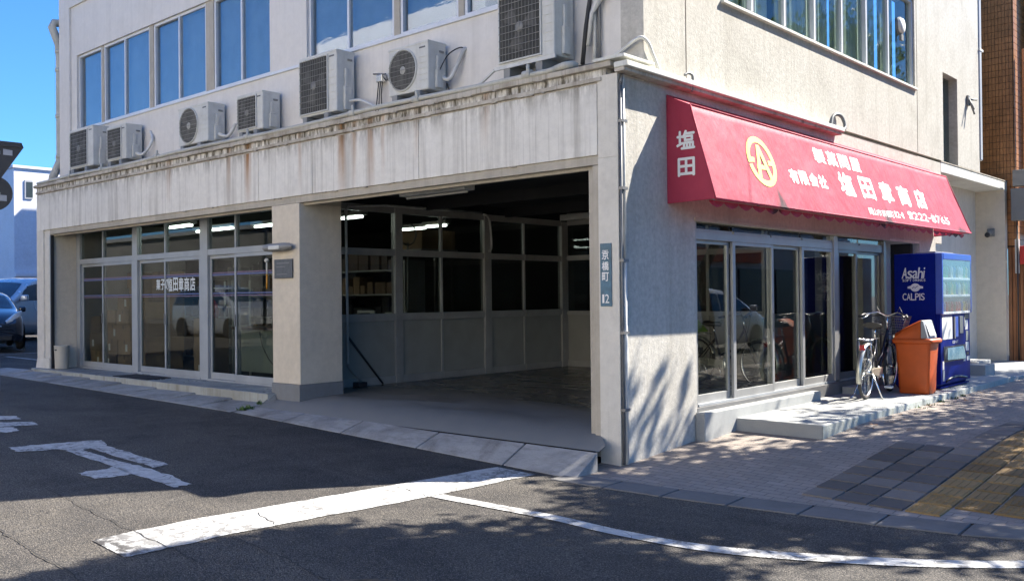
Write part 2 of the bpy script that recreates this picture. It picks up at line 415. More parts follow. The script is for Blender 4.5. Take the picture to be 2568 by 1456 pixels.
def leaf():
    t = NT('leaf')
    p = t.pos()
    n = t.noise(p, 5, 3)
    c = t.mix(t.ramp(n, 0.3, 0.7), (0.035, 0.075, 0.018), (0.07, 0.12, 0.03))
    d = t.n("BsdfPrincipled", Roughness=0.5)
    t.set(d.inputs['Base Color'], c)
    tr = t.n("BsdfTranslucent")
    t.set(tr.inputs['Color'], (0.18, 0.3, 0.05, 1))
    mx = t.n("MixShader", i0=0.3)
    t.t.links.new(d.outputs[0], mx.inputs[1]); t.t.links.new(tr.outputs[0], mx.inputs[2])
    t.t.links.new(mx.outputs[0], t.out.inputs[0])
    return t.m
M['leaf'] = leaf()
M['weed'] = plain('weed', (0.06, 0.12, 0.025), 0.7, 0, 0.3, 30)

# ------------------------------------------------------------------ mesh helpers
def wloc(o):
    v = Vector((0, 0, 0))
    while o is not None:
        v += o.location
        o = o.parent
    return v

class MB:
    def __init__(s):
        s.v = []; s.f = []; s.sm = []
    def add(s, vs, fs, smooth=False):
        b = len(s.v)
        s.v += [Vector(v) for v in vs]
        for f in fs:
            s.f.append(tuple(i + b for i in f)); s.sm.append(smooth)
        return s
    def box(s, x0, x1, y0, y1, z0, z1):
        v = [(x, y, z) for z in (z0, z1) for y in (y0, y1) for x in (x0, x1)]
        return s.add(v, [(0, 2, 3, 1), (4, 5, 7, 6), (0, 1, 5, 4), (2, 6, 7, 3), (0, 4, 6, 2), (1, 3, 7, 5)])
    def hexa(s, b, t):
        return s.add(list(b) + list(t), [(3, 2, 1, 0), (4, 5, 6, 7), (0, 1, 5, 4), (1, 2, 6, 5), (2, 3, 7, 6), (3, 0, 4, 7)])
    def prism(s, poly, vec):
        n = len(poly); vec = Vector(vec)
        v = [Vector(p) for p in poly] + [Vector(p) + vec for p in poly]
        return s.add(v, [tuple(range(n))[::-1], tuple(range(n, 2 * n))] + [(i, (i + 1) % n, n + (i + 1) % n, n + i) for i in range(n)])
    def tube(s, pts, r, n=8, cap=True):
        pts = [Vector(p) for p in pts]
        rs = r if isinstance(r, (list, tuple)) else [r] * len(pts)
        vs = []; fs = []
        a = None
        for i, p in enumerate(pts):
            d = (pts[min(i + 1, len(pts) - 1)] - pts[max(i - 1, 0)]).normalized()
            if a is None:
                a = d.cross(Vector((0, 0, 1)) if abs(d.z) < 0.9 else Vector((1, 0, 0)))
            a = a - d * a.dot(d)
            if a.length < 1e-4:
                a = d.cross(Vector((0.3, 1, 0.2)))
            a.normalize(); b = d.cross(a).normalized()
            for k in range(n):
                t = 2 * math.pi * k / n
                vs.append(p + (a * math.cos(t) + b * math.sin(t)) * rs[i])
        for i in range(len(pts) - 1):
            for k in range(n):
                fs.append((i * n + k, i * n + (k + 1) % n, (i + 1) * n + (k + 1) % n, (i + 1) * n + k))
        s.add(vs, fs, True)
        if cap:
            b = len(s.v) - len(vs)
            s.f.append(tuple(b + k for k in range(n))[::-1]); s.sm.append(False)
            s.f.append(tuple(b + (len(pts) - 1) * n + k for k in range(n))); s.sm.append(False)
        return s
    def lathe(s, prof, c, axis='z', n=24, closed=False):
        c = Vector(c); vs = []; fs = []
        for (r, h) in prof:
            for k in range(n):
                t = 2 * math.pi * k / n; a, b = r * math.cos(t), r * math.sin(t)
                vs.append(c + Vector({'z': (a, b, h), 'y': (a, h, b), 'x': (h, a, b)}[axis]))
        m = len(prof)
        for i in range(m if closed else m - 1):
            j = (i + 1) % m
            for k in range(n):
                fs.append((i * n + k, i * n + (k + 1) % n, j * n + (k + 1) % n, j * n + k))
        return s.add(vs, fs, True)
    def torus(s, c, R_, r, axis='y', n=32, m=8):
        prof = [(R_ + r * math.cos(2 * math.pi * k / m), r * math.sin(2 * math.pi * k / m)) for k in range(m)]
        return s.lathe(prof, c, axis, n, True)
    def grid(s, rows, smooth=True, wrap=False):
        nr, nc = len(rows), len(rows[0])
        vs = [p for r in rows for p in r]
        fs = []
        for i in range(nr - 1):
            for j in range(nc if wrap else nc - 1):
                k = (j + 1) % nc
                fs.append((i * nc + j, i * nc + k, (i + 1) * nc + k, (i + 1) * nc + j))
        return s.add(vs, fs, smooth)
    def build(s, name, mat, parent=None, bevel=0.0, label=None, kind=None, seg=2, sub=0):
        me = bpy.data.meshes.new(name)
        off = wloc(parent) if parent else Vector((0, 0, 0))
        me.from_pydata([v - off for v in s.v], [], s.f)
        me.polygons.foreach_set('use_smooth', s.sm)
        me.materials.append(mat)
        me.update()
        o = bpy.data.objects.new(name, me)
        col.objects.link(o)
        if parent:
            o.parent = parent
        if bevel:
            b = o.modifiers.new('bevel', 'BEVEL'); b.width = bevel; b.segments = seg; b.limit_method = 'ANGLE'
        if sub:
            b = o.modifiers.new('sub', 'SUBSURF'); b.levels = sub; b.render_levels = sub
        if label: o['label'] = label
        if kind: o['kind'] = kind
        return o

def bx(name, mat, x0, x1, y0, y1, z0, z1, parent=None, bevel=0.0, **k):
    return MB().box(min(x0, x1), max(x0, x1), min(y0, y1), max(y0, y1), min(z0, z1), max(z0, z1)).build(name, mat, parent, bevel, **k)

def thing(name, loc, label, cat, group=None):
    o = bpy.data.objects.new(name, None)
    o.empty_display_size = 0.2
    col.objects.link(o)
    o.location = loc
    o['label'] = label; o['category'] = cat
    if group: o['group'] = group
    return o

def tag(o, label, cat, group=None):
    o['label'] = label; o['category'] = cat
    if group: o['group'] = group
    return o

def copy_tree(o, parent=None):
    c = o.copy(); col.objects.link(c); c.parent = parent
    for ch in o.children:
        copy_tree(ch, c)
    return c

# ---- lettering: each glyph normalised to a unit cell then placed
_gc = {}
def glyph(ch, bold):
    key = (ch, bold)
    if key in _gc: return _gc[key]
    cu = bpy.data.curves.new('t', 'FONT'); cu.body = ch; cu.size = 1.0; cu.offset = bold; cu.resolution_u = 3
    ob = bpy.data.objects.new('t', cu); col.objects.link(ob)
    dg = bpy.context.evaluated_depsgraph_get()
    dg.update()
    me = bpy.data.meshes.new_from_object(ob.evaluated_get(dg))
    vs = [v.co.copy() for v in me.vertices]; fs = [tuple(p.vertices) for p in me.polygons]
    bpy.data.objects.remove(ob); bpy.data.meshes.remove(me); bpy.data.curves.remove(cu)
    if not vs:
        vs = [Vector((0, 0, 0))] * 3
    x0 = min(v.x for v in vs); x1 = max(v.x for v in vs); y0 = min(v.y for v in vs); y1 = max(v.y for v in vs)
    w = max(x1 - x0, 1e-3); h = max(y1 - y0, 1e-3)
    _gc[key] = ([((v.x - x0) / w, (v.y - y0) / h) for v in vs], fs, w / h)
    return _gc[key]

def letters(mb, text, O, U, V, N, cw, ch, gap=0.15, bold=0.02, vertical=False, fit=True, lift=0.004):
    """O top-left corner, U right, V up (unit vectors)"""
    O, U, V, N = Vector(O), Vector(U).normalized(), Vector(V).normalized(), Vector(N).normalized()
    cx = cy = 0.0
    for c in text:
        if c == ' ':
            cx += cw * 0.6; continue
        vs, fs, asp = glyph(c, 0.0)
        w = cw; h = ch
        if c in '-‐': h = ch * 0.14; w = cw * .6
        if c in '1Ii': w = cw * (.5 if c == '1' else .26)
        if c == '一': h = ch * 0.12
        if not fit:
            w = min(cw, ch * asp)
        yo = (ch - h) / 2 if c in '-‐' else 0
        if c.islower() and c in 'aseocnruz': h = ch * 0.72; yo = 0 if not vertical else 0
        e = bold * 1.1 * min(w, h)
        for q, (du, dv) in enumerate(((0, 0), (e, 0), (-e, 0), (0, e), (0, -e)) if e else ((0, 0),)):
            P = [O + U * (cx + a * w + du) + V * (-cy - ch + yo + b * h + dv) + N * (lift + q * .0004) for a, b in vs]
            mb.add(P, fs)
        if vertical: cy += ch * (1 + gap)
        else: cx += w + cw * gap
    return mb

# ------------------------------------------------------------------ ground
def lerp_table(x, t):
    if x <= t[0][0]: return t[0][1]
    for (a, va), (b, vb) in zip(t, t[1:]):
        if x <= b: return va + (vb - va) * (x - a) / (b - a)
    return t[-1][1]
def G(x, y):
    base = lerp_table(x, [(-60, .3), (-15, .1), (-6.3, 0), (0, -.2), (4, -.28), (30, -.3)])
    s = min(1, max(0, (y + 1.0) / 5.0)); s = s * s * (3 - 2 * s)
    c = .025 * min(3.5, max(0, -.7 - y))
    return base * (1 - s) + (.02 if x > -15.5 else base) * s + c

def axis_pts(lo, hi, n0, n1, step):
    a = [lo * 1.0]
    pts = []
    v = n0
    while v <= n1 + 1e-6:
        pts.append(v); v += step
    out = []; s = step * 2; v = n0
    while v - s > lo:
        v -= s; out.append(v); s *= 1.5
    out.append(lo); out.reverse()
    out2 = []; s = step * 2; v = n1
    while v + s < hi:
        v += s; out2.append(v); s *= 1.5
    out2.append(hi)
    return out + pts + out2
xs = axis_pts(-400, 400, -17, 7, 0.4)
ys = axis_pts(-400, 400, -7, 6, 0.25)
mb = MB()
mb.grid([[(x, y, G(x, y)) for x in xs] for y in ys])
road = mb.build('road', M['asphalt'], kind='structure')

def on_ground(mb, poly, off=0.004, cell=None):
    n = len(poly)
    mb.add([(x, y, G(x, y) + off) for x, y in poly], [tuple(range(n))])
def strip(mb, A, B, off, smooth=False):
    """A and B are matching border polylines"""
    rows = [[(a[0], a[1], G(*a) + off) for a in A], [(b[0], b[1], G(*b) + off) for b in B]]
    mb.grid(rows, smooth)
def dens(pl, n=6):
    out = []
    for a, b in zip(pl, pl[1:]):
        for k in range(n):
            out.append((a[0] + (b[0] - a[0]) * k / n, a[1] + (b[1] - a[1]) * k / n))
    return out + [pl[-1]]
def ragged(poly, n=7, amp=0.02):
    out = []
    for i in range(len(poly)):
        a = Vector(poly[i]); b = Vector(poly[(i + 1) % len(poly)])
        d = (b - a); nn = Vector((-d.y, d.x)).normalized()
        for k in range(n):
            p = a + d * (k / n) + nn * (random.uniform(-amp, amp) if k else 0)
            out.append((p.x, p.y))
    return out
from mathutils.geometry import tessellate_polygon
def poly_paint(mb, poly, off=0.006):
    tris = tessellate_polygon([[Vector((x, y, 0)) for x, y in poly]])
    mb.add([(x, y, G(x, y) + off) for x, y in poly], [tuple(t) for t in tris])

# stop line
mb = MB()
L0 = dens([(-0.93, -5.05), (-0.96, -4.7), (-0.95, -2.5), (-0.96, -0.86)], 12)
L1 = dens([(-0.395, -5.07), (-0.40, -4.78), (-0.385, -2.5), (-0.44, -0.86)], 12)
L0 = [(x + random.uniform(-.012, .012), y) for x, y in L0]; L1 = [(x + random.uniform(-.012, .012), y) for x, y in L1]
strip(mb, L0, L1, 0.006)
mb.build('stop_line', M['paint'], road)
def cr(pts, n=10):
    out = []
    P = [pts[0]] + pts + [pts[-1]]
    for i in range(1, len(P) - 2):
        for k in range(n):
            t = k / n
            q = []
            for d in (0, 1):
                a, b, c, e = P[i - 1][d], P[i][d], P[i + 1][d], P[i + 2][d]
                q.append(0.5 * ((2 * b) + (-a + c) * t + (2 * a - 5 * b + 4 * c - e) * t * t + (-a + 3 * b - 3 * c + e) * t ** 3))
            out.append(tuple(q))
    return out + [pts[-1]]
mb = MB()
lo = cr([(-0.37, -2.345), (0.25, -2.27), (0.913, -2.22), (1.55, -2.235), (2.345, -2.11), (3.234, -1.60), (3.977, -0.93), (4.5, -.2), (5.0, 1.2), (5.05, 4)])
hi = cr([(-0.37, -2.195), (0.25, -2.12), (0.85, -2.07), (1.5, -2.08), (2.25, -1.95), (3.13, -1.43), (3.86, -0.80), (4.36, -.1), (4.85, 1.25), (4.9, 4)])
strip(mb, lo, hi, 0.007)
mb.build('edge_line', M['paint'], road)
# painted characters for the stop marking (only the strokes in view)
G1 = [[(-5.02, -4.15), (-4.68, -4.17), (-4.60, -3.79), (-4.44, -3.74), (-4.44, -3.6), (-4.52, -3.32), (-4.91, -3.2), (-4.98, -3.5), (-5.0, -3.8)],
      [(-4.47, -3.78), (-4.47, -3.6), (-3.92, -3.62), (-3.37, -3.60), (-3.0, -3.57), (-2.5, -3.6), (-2.13, -3.63), (-2.10, -3.82), (-2.84, -3.82), (-3.5, -3.79)],
      [(-4.45, -3.52), (-4.52, -3.33), (-3.99, -3.31), (-3.13, -3.33), (-3.06, -3.53), (-3.35, -3.52)],
      [(-3.24, -4.18), (-2.86, -4.18), (-2.86, -3.86), (-2.9, -3.80), (-3.36, -3.78), (-3.25, -3.9)]]
G2 = [[(-8.2, -4.2), (-7.75, -4.2), (-7.41, -3.6), (-7.2, -3.22), (-7.6, -3.13), (-7.9, -3.5)],
      [(-7.7, -4.4), (-7.35, -4.4), (-6.98, -3.95), (-6.6, -3.7), (-6.48, -3.27), (-6.86, -3.2), (-7.14, -3.69)],
      [(-6.65, -3.9), (-6.47, -3.59), (-6.15, -3.62), (-6.05, -3.8), (-6.45, -3.95)]]
mb = MB()
for pl in G1:
    poly_paint(mb, ragged(pl, 6, 0.022))
mb.build('stop_character', M['paint'], road)
mb = MB()
for pl in G2:
    poly_paint(mb, ragged(pl, 6, 0.022))
mb.build('stop_character', M['paint'], road)
# seams and cracks
for pl in ([(-2.9, -4.63), (-2.18, -4.67), (-1.2, -4.73), (-0.33, -4.76), (0.1, -4.8)], [(-2.6, -5.36), (-1.64, -5.4), (-1.1, -5.43), (-0.39, -5.45), (.3, -5.5)],
           [(-.35, -4.32), (-0.2, -4.33), (0.45, -4.36), (0.76, -4.42), (1.0, -4.44)], [(-0.83, -3.8), (-0.44, -3.89), (-.3, -3.93)], [(-0.85, -2.3), (-0.37, -2.36)]):
    mb = MB()
    P = ragged(pl, 1, 0)[:len(pl)]
    P = dens(pl, 10); P = [(x, y + random.uniform(-.015, .015)) for x, y in P]
    A = [(x, y - random.uniform(.002, .006)) for x, y in P]; B = [(x, y + random.uniform(.002, .006)) for x, y in P]
    strip(mb, A, B, 0.0095)
    mb.build('crack', M['seam'], road)

# manhole cover at the bottom edge
mh = thing('manhole_cover', (1.36, -4.52, G(1.36, -4.52)), 'round rusty iron manhole cover set in the asphalt at the near edge', 'manhole cover')
c0 = Vector((1.36, -4.52, G(1.36, -4.52)))
MB().lathe([(0.0, .012), (.29, .012), (.30, .006), (.30, 0)], c0, 'z', 36).build('lid', M['steel_lid'], mh)
mb = MB().lathe([(.315, .0), (.315, .014), (.36, .012), (.37, .0)], c0, 'z', 36); mb.build('rim', M['steel_lid'], mh)
mb = MB()
for i in range(-4, 5):
    for j in range(-4, 5):
        if i * i + j * j < 17:
            x, y = c0.x + i * .06, c0.y + j * .06
            mb.box(x - .018, x + .018, y - .018, y + .018, c0.z + .011, c0.z + .019)
mb.build('tread', M['steel_lid'], mh)

# ------------------------------------------------------------------ left frontage: gutter blocks, slab, garage floor
pave = bpy.data.objects.new('pavement', None); col.objects.link(pave); pave['kind'] = 'structure'
xb = [-16.4, -14.9, -13.5, -12.2, -10.9, -9.6, -8.3, -7.2, -6.25]
for a, b in zip(xb, xb[1:]):
    a2, b2 = a + .008, b - .008
    f = lambda x: -0.74
    mb = MB()
    bot = [(a2, -.76, G(a2, -.76) - .06), (b2, -.76, G(b2, -.76) - .06), (b2, -.135, G(b2, -.5) - .1), (a2, -.135, G(a2, -.5) - .1)]
    top = [(a2, -.76, G(a2, -.76) + .008), (b2, -.76, G(b2, -.76) + .008), (b2, -.135, G(b2, -.7) + .075), (a2, -.135, G(a2, -.7) + .05)]
    mb.hexa(bot, top).build('kerb_block', M['gutter'], pave, 0.008)
xb = [-6.22, -5.0, -3.75, -2.35, -1.0, -.02]
for a, b in zip(xb, xb[1:]):
    a2, b2 = a + .012, b - .012
    zt = lambda x: max(G(x, -.7) + .03, 0.02 + (0 if x > -3 else 0.02))
    bot = [(a2, -.73, G(a2, -.73) - .06), (b2, -.73, G(b2, -.73) - .06), (b2, -.36, G(b2, -.5) - .1), (a2, -.36, G(a2, -.5) - .1)]
    top = [(a2, -.73, G(a2, -.73) + .008), (b2, -.73, G(b2, -.73) + .008), (b2, -.36, zt(b2)), (a2, -.36, zt(a2))]
    MB().hexa(bot, top).build('kerb_block', M['gutter'], pave, 0.008)
# groove and apron of the garage
MB().box(-6.24, -0.25, -.36, -.31, -.25, -.0).build('groove', M['seam'], pave)
rows = []
for i, y in enumerate([-.315, -.2, 0, .2, .5, .85]):
    z = [.02, .07, .12, .155, .168, .17][i]
    rows.append([(x, y, z) for x in (-6.25, -5.66, -3, -.42, -.05)] if y < 0.0 else [(x, y, z) for x in (-6.25, -5.66, -3, -.42, -.25)])
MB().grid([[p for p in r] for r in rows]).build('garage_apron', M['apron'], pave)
# raised slab before the left shop
bx('slab', M['slab'], -15.0, -6.27, -.13, 1.0, 0.02, .208, pave, 0.006)
bx('slab_edge', M['slab_face'], -15.02, -6.262, -.142, -.131, 0.0, .2, pave)
mb = MB(); mb.prism([(-6.262, -.14, 0.0), (-6.262, -.14, .2), (-6.262, 0.02, .2), (-6.262, .1, .0)], (.02, 0, 0)); mb.build('slab_edge', M['slab_face'], pave)
mb = MB().add([(-6.262, -.35, .0), (-5.9, -.35, .02), (-6.2, -.02, .13), (-6.25, -.02, .205)], [(0, 1, 2, 3)]); mb.build('fillet', M['apron'], pave)

# weeds: tufts
def tufts(name, spots, label, n=40, h=.06):
    mb = MB()
    for (x, y, z, r) in spots:
        for _ in range(n):
            a = random.uniform(0, 6.28); d = random.uniform(0, r); px, py = x + math.cos(a) * d, y + math.sin(a) * d * .5
            hh = h * random.uniform(.4, 1.2); b = random.uniform(0, 6.28); w = .012
            mb.add([(px - w * math.cos(b), py - w * math.sin(b), z), (px + w * math.cos(b), py + w * math.sin(b), z),
                    (px + random.uniform(-.03, .03), py + random.uniform(-.03, .03), z + hh)], [(0, 1, 2)])
    o = mb.build(name, M['weed'], kind='stuff')
    tag(o, label, 'weeds')
tufts('weeds', [(-6.2, -.5, .03, .16), (-6.15, -.62, .02, .1), (-6.3, -.25, .06, .05)], 'green weeds growing in the gutter corner beside the slab')
tufts('weeds', [(1.24, 5.2, .02, .14), (1.24, 5.6, .02, .14), (1.25, 6.1, .02, .1), (1.24, 6.7, .02, .12), (1.24, 7.1, .02, .08)],
      'small weeds along the foot of the concrete platform', 22, .05)

# ------------------------------------------------------------------ right frontage: platform, steps, sidewalk
bx('platform', M['step'], 0.0, 1.2, 2.2, 10.2, -.3, .12, pave, 0.012)
bx('platform_face', M['step_face'], 1.201, 1.207, 2.2, 10.2, -.3, .108, pave)
bx('step', M['step'], 0.005, .13, 1.47, 4.6, -.2, .245, pave, 0.012)
bx('sill_stone', M['alu_dark'], -.3, .004, 1.525, 7.5, .0, .288, pave)
bx('step', M['step'], .01, .22, 5.6, 6.5, .05, .22, pave, 0.012)
bx('step', M['step'], .42, .80, 9.95, 10.55, .05, .3, pave, 0.012)
bx('step', M['step'], -.2, .45, 10.75, 11.6, .0, .3, pave, 0.012)
bx('ramp_slab', M['step'], -.6, 1.2, 10.2, 14.6, -.2, .09, pave, 0.01)
# sidewalk sheet
def side_edge(x):
    return lerp_table(x, [(-.25, -.62), (1, -.48), (2.34, -.24), (3.07, -.12), (3.75, .05), (4.6, .5), (5.2, 1.4), (5.6, 3)])
xs2 = [-.25 + .25 * i for i in range(19)]
rows = []
for k in range(40):
    t = k / 39
    row = []
    for x in xs2:
        y0 = side_edge(x) + .02
        y = y0 + (30 - y0) * t ** 1.8
        row.append((x, y, G(x, y) + .012))
    rows.append(row)
MB().grid(rows).build('sidewalk', M['sidewalk'], kind='structure')
# kerb stones along the crossing
px = [-.2 + .6 * i for i in range(9)]
for a, b in zip(px, px[1:]):
    A = Vector((a + .01, side_edge(a))); B = Vector((b - .01, side_edge(b)))
    q = [(A.x, A.y - .32), (B.x, B.y - .32), (B.x, B.y), (A.x, A.y)]
    MB().hexa([(x, y, G(x, y) - .1) for x, y in q], [(x, y, G(x, y) + .012 + (.006 if i > 1 else 0)) for i, (x, y) in enumerate(q)]).build('kerb_stone', M['kerb_dark'], pave, 0.008)
# paving and tactile tiles
tile_me = {}
def tile(kind, x, y, w, h, name, mat):
    z = G(x + w / 2, y + h / 2) + .012
    sx = (G(x + w, y) - G(x, y)) / w; sy = (G(x, y + h) - G(x, y)) / h
    if kind not in tile_me:
        m_ = MB(); e = .012
        m_.hexa([(e, e, -.02), (w - e * .5, e, -.02), (w - e * .5, h - e * .5, -.02), (e, h - e * .5, -.02)], [(e + .004, e + .004, .008), (w - e * .5 - .004, e + .004, .008), (w - e * .5 - .004, h - e * .5 - .004, .008), (e + .004, h - e * .5 - .004, .008)])
        if kind.startswith('tact'):
            if kind.endswith('bar'):
                for k in range(4):
                    xx = .05 + k * .065
                    m_.box(xx, xx + .028, .03, h - .03, .008, .0125)
            else:
                for i in range(5):
                    for j in range(5):
                        m_.box(.035 + i * .053, .057 + i * .053, .035 + j * .053, .057 + j * .053, .008, .0125)
        o = m_.build(name, mat, pave)
        tile_me[kind] = o
    else:
        o = tile_me[kind].copy(); col.objects.link(o); o.parent = pave
    o.location = (x, y, z + random.uniform(-.001, .0015))
    o.rotation_euler = (sy, -sx, random.uniform(-.006, .006))
T = .3
for i in range(-2, 8):
    for j in range(0, 15):
        x = 2.55 + i * T; y = .0 + j * T
        if y < side_edge(x) + .03 or y < side_edge(x + T) + .03: continue
        first = y < side_edge(x + T / 2) + .62
        yellow = (i in (1, 2)) or (first and i >= 1)
        if yellow: tile('tact_dot' if first else 'tact_bar', x, y, T, T, 'tactile_tile', M['tactile'])
        elif (i in (-2, -1) and j > 7): continue
        else:
            tile('paver_' + ('a' if random.random() < .75 else 'b'), x, y, T, T, 'paver', M['paver'] if i > 2 or True else M['paver_pink'])

# fallen leaves
mb = MB()
for _ in range(90):
    x = random.choice([random.gauss(1.36, .1), random.uniform(1.35, 3.2)]); y = random.uniform(2.8, 8)
    z = G(x, y) + .02; a = random.uniform(0, 6.28); r = random.uniform(.015, .035)
    mb.add([(x + r * math.cos(a + k * 1.57), y + r * math.sin(a + k * 1.57) * .7, z + random.uniform(0, .012)) for k in range(4)], [(0, 1, 2, 3)])
o = mb.build('fallen_leaves', M['soil'], kind='stuff'); tag(o, 'dry brown fallen leaves scattered on the paving by the platform', 'leaves')

# ------------------------------------------------------------------ the building
B = thing('shop_building', (-7, 5, 0), 'pale concrete two storey corner shop building with open garage bay', 'building')
# lower left frontage
bx('column', M['column'], -.262, .0, .0, .55, -.35, 3.05, B, 0.006)
mb = MB(); mb.hexa([(-15.12, -.06, -.1), (-14.45, -.0, -.1), (-14.45, .3, -.1), (-15.12, .3, -.1)], [(-15.06, .0, .42), (-14.45, .0, .42), (-14.45, .3, .42), (-15.06, .3, .42)]); mb.build('column_foot', M['column'], B, .006)
bx('column', M['column'], -15.06, -14.72, .0, .55, .42, 3.09, B, 0.006)
bx('column_trim', M['column'], -14.72, -14.45, .03, .5, .42, 3.09, B, 0.004)
bx('shutter_guide', M['alu'], -14.445, -14.42, .02, .10, .2, 2.97, B)
bx('shutter_slot', M['black'], -14.418, -14.398, .03, .09, .2, 2.97, B)
bx('end_wall', M['wall_left'], -15.05, -14.95, .551, 12, -.1, 4.04, B)
# return wall beside the left doors (built up of two faces)
bx('return_wall', M['pillar'], -14.95, -14.44, .1005, .62, .205, 3.2, B)
# the beam as panels with recessed joints
xj = [-15.06, -13.76, -10.39, -6.66, -5.3, -3.06, -.262]
for a, b in zip(xj, xj[1:]):
    bx('panel', M['beam'], a + .006, b - .006, 0.0, .12, 3.09, 3.84, B, 0.004)
bx('beam_core', M['ledge'], -15.05, -.262, .0125, .5, 3.095, 3.86, B)
bx('panel', M['column'], -.258, .0, .0, .5, 3.05, 3.92, B, 0.006)
bx('drip_band', M['ledge'], -15.07, -.2, -.018, .3, 3.862, 3.905, B, 0.006)
bx('drip_band', M['beam'], -15.06, -.15, .004, .3, 3.905, 3.99, B, 0.004)
mb = MB().box(-15.1, -.05, -.05, .56, 3.99, 4.05); mb.build('ledge', M['ledge'], B, 0.01)
# spalled lumps on the ledge edge
mb = MB()
for _ in range(120):
    x = -15 + 14.3 * random.random() ** .9; 
    w = random.uniform(.02, .1); h = random.uniform(.003, .014); z = random.choice([3.862, 3.99, 3.99, 4.05, 3.09])
    y = {3.862: -.024, 3.99: -.056, 4.05: -.03, 3.09: -.006}[z]
    mb.box(x, x + w, y - random.uniform(0, .006), y + .03, z - h, z + (.002 if z != 4.05 else h * .8))
mb.build('crumbled_edge', M['ledge'], B, kind='stuff')
# lower trim and jambs
bx('shutter_rail', M['trim'], -14.42, -.262, .02, .1, 2.99, 3.088, B, 0.004)
bx('shutter_rail', M['trim'], -14.40, -.30, .1, .16, 2.955, 3.05, B, 0.004)
bx('jamb', M['trim'], -.345, -.264, .02, .14, -.1, 2.985, B, 0.004)
bx('jamb', M['trim'], -.43, -.348, .06, .2, -.0, 2.95, B, 0.004)
# middle pillar
bx('pillar', M['pillar'], -6.33, -5.64, .012, .77, .36, 2.986, B, 0.008)
bx('pillar_head', M['pillar'], -6.33, -5.64, .17, .77, 2.9865, 3.3, B)
bx('plinth', M['plinth'], -6.338, -5.632, -.008, .778, .02, .359, B, 0.004)
# interior shell
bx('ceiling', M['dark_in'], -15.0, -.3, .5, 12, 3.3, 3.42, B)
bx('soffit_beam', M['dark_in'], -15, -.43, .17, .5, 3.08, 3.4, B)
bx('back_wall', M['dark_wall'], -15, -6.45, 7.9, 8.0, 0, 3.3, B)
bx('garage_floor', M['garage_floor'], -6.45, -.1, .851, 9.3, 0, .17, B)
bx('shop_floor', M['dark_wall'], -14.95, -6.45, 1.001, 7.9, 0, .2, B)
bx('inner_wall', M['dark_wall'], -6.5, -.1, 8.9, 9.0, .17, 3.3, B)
bx('threshold', M['slab'], -1.0, -.301, 1.62, 7.56, .171, .287, B)
for (xa, ya, xb_, yb) in ((-6.4, 3.1, -.4, 3.2), (-6.4, 5.2, -.4, 5.32)):
    bx('ceiling_beam', M['dark_in'], xa, xb_, ya, yb, 3.12, 3.3, B)

# ---- left glass front  (y = .6)
yD = .6
posts = [(-14.42, -14.25), (-11.9, -11.70), (-9.37, -9.12), (-6.52, -6.36)]
for a, b in posts:
    bx('post', M['alu_blue'], a, b, yD - .05, yD + .05, .21, 3.1, B, 0.004)
for (a, m, b) in ((-14.25, -13.2, -11.9), (-11.7, -10.63, -9.37), (-9.12, -8.24, -6.52)):
    bx('transom', M['alu_blue'], a, b, yD - .045, yD + .05, 2.37, 2.475, B, 0.004)
    bx('head_rail', M['alu_blue'], a, b, yD - .04, yD + .04, 3.02, 3.1, B)
    bx('sill_rail', M['alu_blue'], a, b, yD - .06, yD + .06, .208, .235, B)
    bx('mullion', M['alu_blue'], m - .022, m + .022, yD - .04, yD + .04, 2.475, 3.02, B, 0.003)
    for (p, q) in ((a, m - .022), (m + .022, b)):
        bx('transom_pane', M['glass_shop'], p, q, yD - .004, yD + .004, 2.475, 3.02, B)
    for k, (p, q) in enumerate(((a, m + .03), (m - .03, b))):
        yy = yD - .022 if k else yD + .022
        mb = MB().box(p, p + .045, yy - .018, yy + .018, .236, 2.368).box(q - .045, q, yy - .018, yy + .018, .236, 2.368)
        mb.box(p + .045, q - .045, yy - .018, yy + .018, .236, .345).box(p + .045, q - .045, yy - .018, yy + .018, 2.31, 2.368)
        dr = mb.build('sliding_door', M['alu_blue'], B, 0.003)
        bx('pane', M['glass_shop'], p + .045, q - .045, yy - .003, yy + .003, .345, 2.31, dr)
        for (za, mt, hh) in ((2.015, 'stripe_blue', .028), (2.055, 'stripe_purple', .014), (1.70, 'stripe_blue', .02), (1.665, 'stripe_purple', .014)):
            bx('tape_stripe', M[mt], p + .045, q - .045, yy - .0052, yy - .0035, za, za + hh, dr)
        if k == 1:
            bx('handle', M['alu_dark'], p + .008, p + .035, yy - .035, yy - .018, 1.15, 1.35, dr)
# lettering on the glass
mb = MB()
letters(mb, '菓子の', (-10.93, yD - .05, 1.985), (1, 0, 0), (0, 0, 1), (0, -1, 0), .15, .19, .12, .028)
letters(mb, '塩田章商店', (-10.50, yD - .05, 2.005), (1, 0, 0), (0, 0, 1), (0, -1, 0), .165, .235, .22, .028)
mb.build('window_lettering', M['white_glass'], B)

